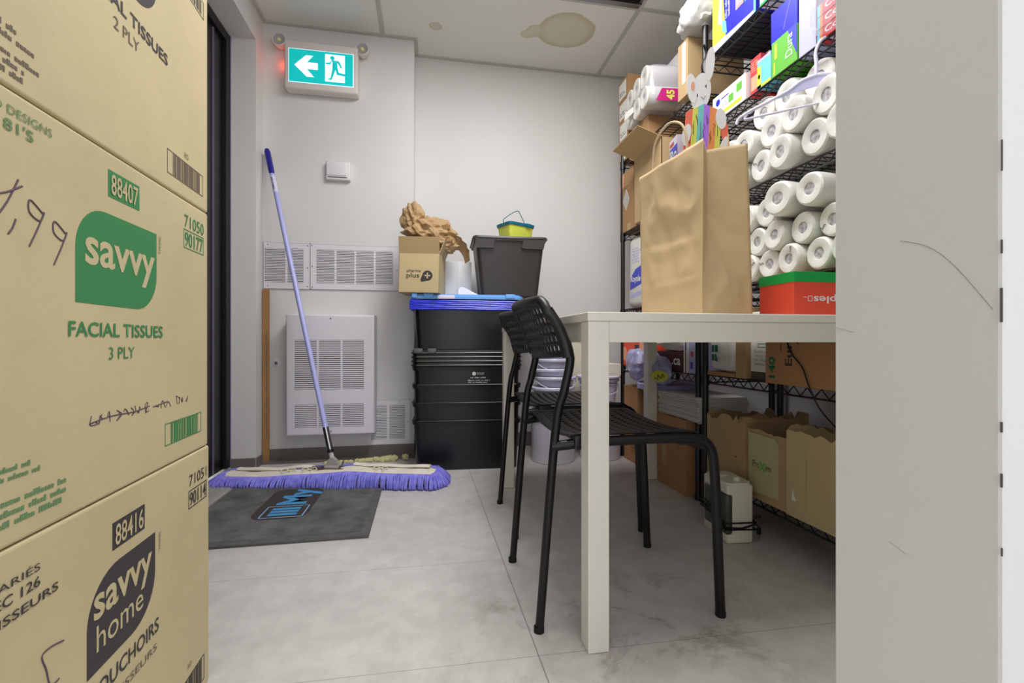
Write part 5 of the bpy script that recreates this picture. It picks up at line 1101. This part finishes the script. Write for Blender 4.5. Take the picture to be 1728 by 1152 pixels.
for (p, q, s) in ((TT[0], TT[1], 1), (TT[3], TT[2], -1)):
    b = MB(); l = p.lerp(q, 0.24); r_ = p.lerp(q, 0.76); nn_ = nW*s*0.004
    b.tube(smoothpts([l-Vector((0, 0, 0.03))-nn_, l+Vector((0, 0, 0.03))-nn_, l.lerp(r_, 0.12)+Vector((0, 0, 0.075)), l.lerp(r_, 0.5)+Vector((0, 0, 0.100)), l.lerp(r_, 0.88)+Vector((0, 0, 0.075)), r_+Vector((0, 0, 0.03))-nn_, r_-Vector((0, 0, 0.03))-nn_], 5), 0.0032, 8)
    b.build('twisted_handle', mat('handle_paper', (214, 190, 150), 0.8), bg, True)
# things standing in the bag
c = Carton('carton', 'white box with blue logo peeping out of the kraft bag', 'box', 0.684, 0.734, 1.165, 1.222, 0.95, 1.255, 'paperl', rz=math.radians(-10)); c.W.rect(0.004, 0.235, 0.058, 0.045, 'cobalt'); c.W.text('Ro', 0.010, 0.240, 0.05, 0.032, 'white', 0.03, lift=0.0014); c.W.rect(0.005, 0.285, 0.03, 0.010, 'redp')
c = Carton('carton', 'navy blue pack inside the right side of the kraft bag', 'box', 0.745, 0.785, 1.135, 1.205, 0.95, 1.205, 'blue', rz=math.radians(14))
bu = thing('rabbit_cutout', 'white rabbit shaped card with rainbow striped coat sticking up from the bag', 'paper craft', (0.722, 1.122, 1.125), math.radians(-12))
def oval(cx, cy, rx, ry, rot=0, n=24):
    return [(cx+rx*math.cos(a)*math.cos(rot)-ry*math.sin(a)*math.sin(rot), cy+rx*math.cos(a)*math.sin(rot)+ry*math.sin(a)*math.cos(rot)) for a in [2*PI*k/n for k in range(n)]]
fr = Face(bu, (0, 0, 0), (1, 0, 0), (0, 0, 1))
fr.poly(oval(0.0, 0.225, 0.026, 0.052, -0.15), 'white', 'head', 0.0, 0.003); fr.poly(oval(-0.024, 0.235, 0.013, 0.040, 0.1), 'white', 'ear', 0.001, 0.003); fr.poly(oval(0.024, 0.300, 0.012, 0.046, -0.1), 'white', 'ear', 0.001, 0.003)
for k, (mm, x0, x1) in enumerate((('rred', -0.052, -0.034), ('ryel', -0.034, -0.020), ('rteal', -0.020, -0.004), ('rviolet', -0.004, 0.012), ('rub', 0.012, 0.030), ('ryel', 0.030, 0.043))):
    fr.poly([(x0, 0.0), (x1, 0.0), (x1+0.012, 0.192-abs(x1+0.004)*0.45), (x0+0.012, 0.192-abs(x0+0.004)*0.45)], mm, 'coat_stripe', 0.002+0.0001*k, 0.003)
rn = random.Random(4)
for k in range(9): fr.line([(-0.030+k*0.009+rn.uniform(-.002, .002), 0.085+rn.uniform(0, .08)+i*0.006) for i in range(1)]+[(-0.030+k*0.009+rn.uniform(-.003, .003), 0.085+(k % 3)*0.025+i*0.007) for i in range(5)], 0.0005, 'pen', 'handwriting', 0.0065)
fr.poly(oval(-0.040, 0.108, 0.011, 0.030, -0.2), 'white', 'paw', 0.004, 0.003); fr.poly(oval(0.052, 0.150, 0.014, 0.028, 0.1), 'white', 'paw', 0.004, 0.003); fr.poly(oval(0.062, 0.118, 0.009, 0.026), 'rred', 'coat_sleeve', 0.003, 0.003); fr.poly(oval(0.056, 0.070, 0.008, 0.034, -0.3), 'white', 'foot', 0.004, 0.003)
fr.poly(oval(-0.010, 0.215, 0.0015, 0.004), 'black', 'eye', 0.0035, 0.001); fr.poly(oval(0.013, 0.240, 0.0015, 0.004), 'black', 'eye', 0.0035, 0.001); fr.poly(oval(-0.022, 0.240, 0.005, 0.012), 'peach', 'inner_ear', 0.0045, 0.0008)
fr.line([(0.0, 0.212), (0.006, 0.206), (0.012, 0.214)], 0.0006, 'pen', 'mouth', 0.0035)
b = MB(); b.tube(smoothpts([(0.012, 0.004, 0.265), (0.005, 0.004, 0.300), (0.016, 0.003, 0.330), (0.010, 0.003, 0.355)], 4), 0.006, 6, flat=0.3); b.build('ribbon', 'blackm', bu, True)
# red and green box
sb = Carton('stationery_box', 'red box with green lid band and upside down print on the table', 'box', 0.902, 1.088, 1.000, 1.122, 0.7405, 0.852, 'red', bev=0.001)
b = MB(); b.box(-sb.hx-0.0012, sb.hx+0.0012, -sb.hy-0.0012, sb.hy+0.0012, 0.086, sb.h+0.0008, 0.0008); tag(b.build('lid_band', 'sgreen', sb.r), 'green lid band')
fs2 = Face(sb.r, (sb.hx, -sb.hy, sb.h), (-1, 0, 0), (0, 0, -1)); fs2.text('staples', 0.012, 0.055, 0.118, 0.024, 'white', 0.018)
fs2.frame(0.133, 0.060, 0.013, 0.014, 0.0015, 'white'); fs2.rect(0.149, 0.063, 0.010, 0.0015, 'white')
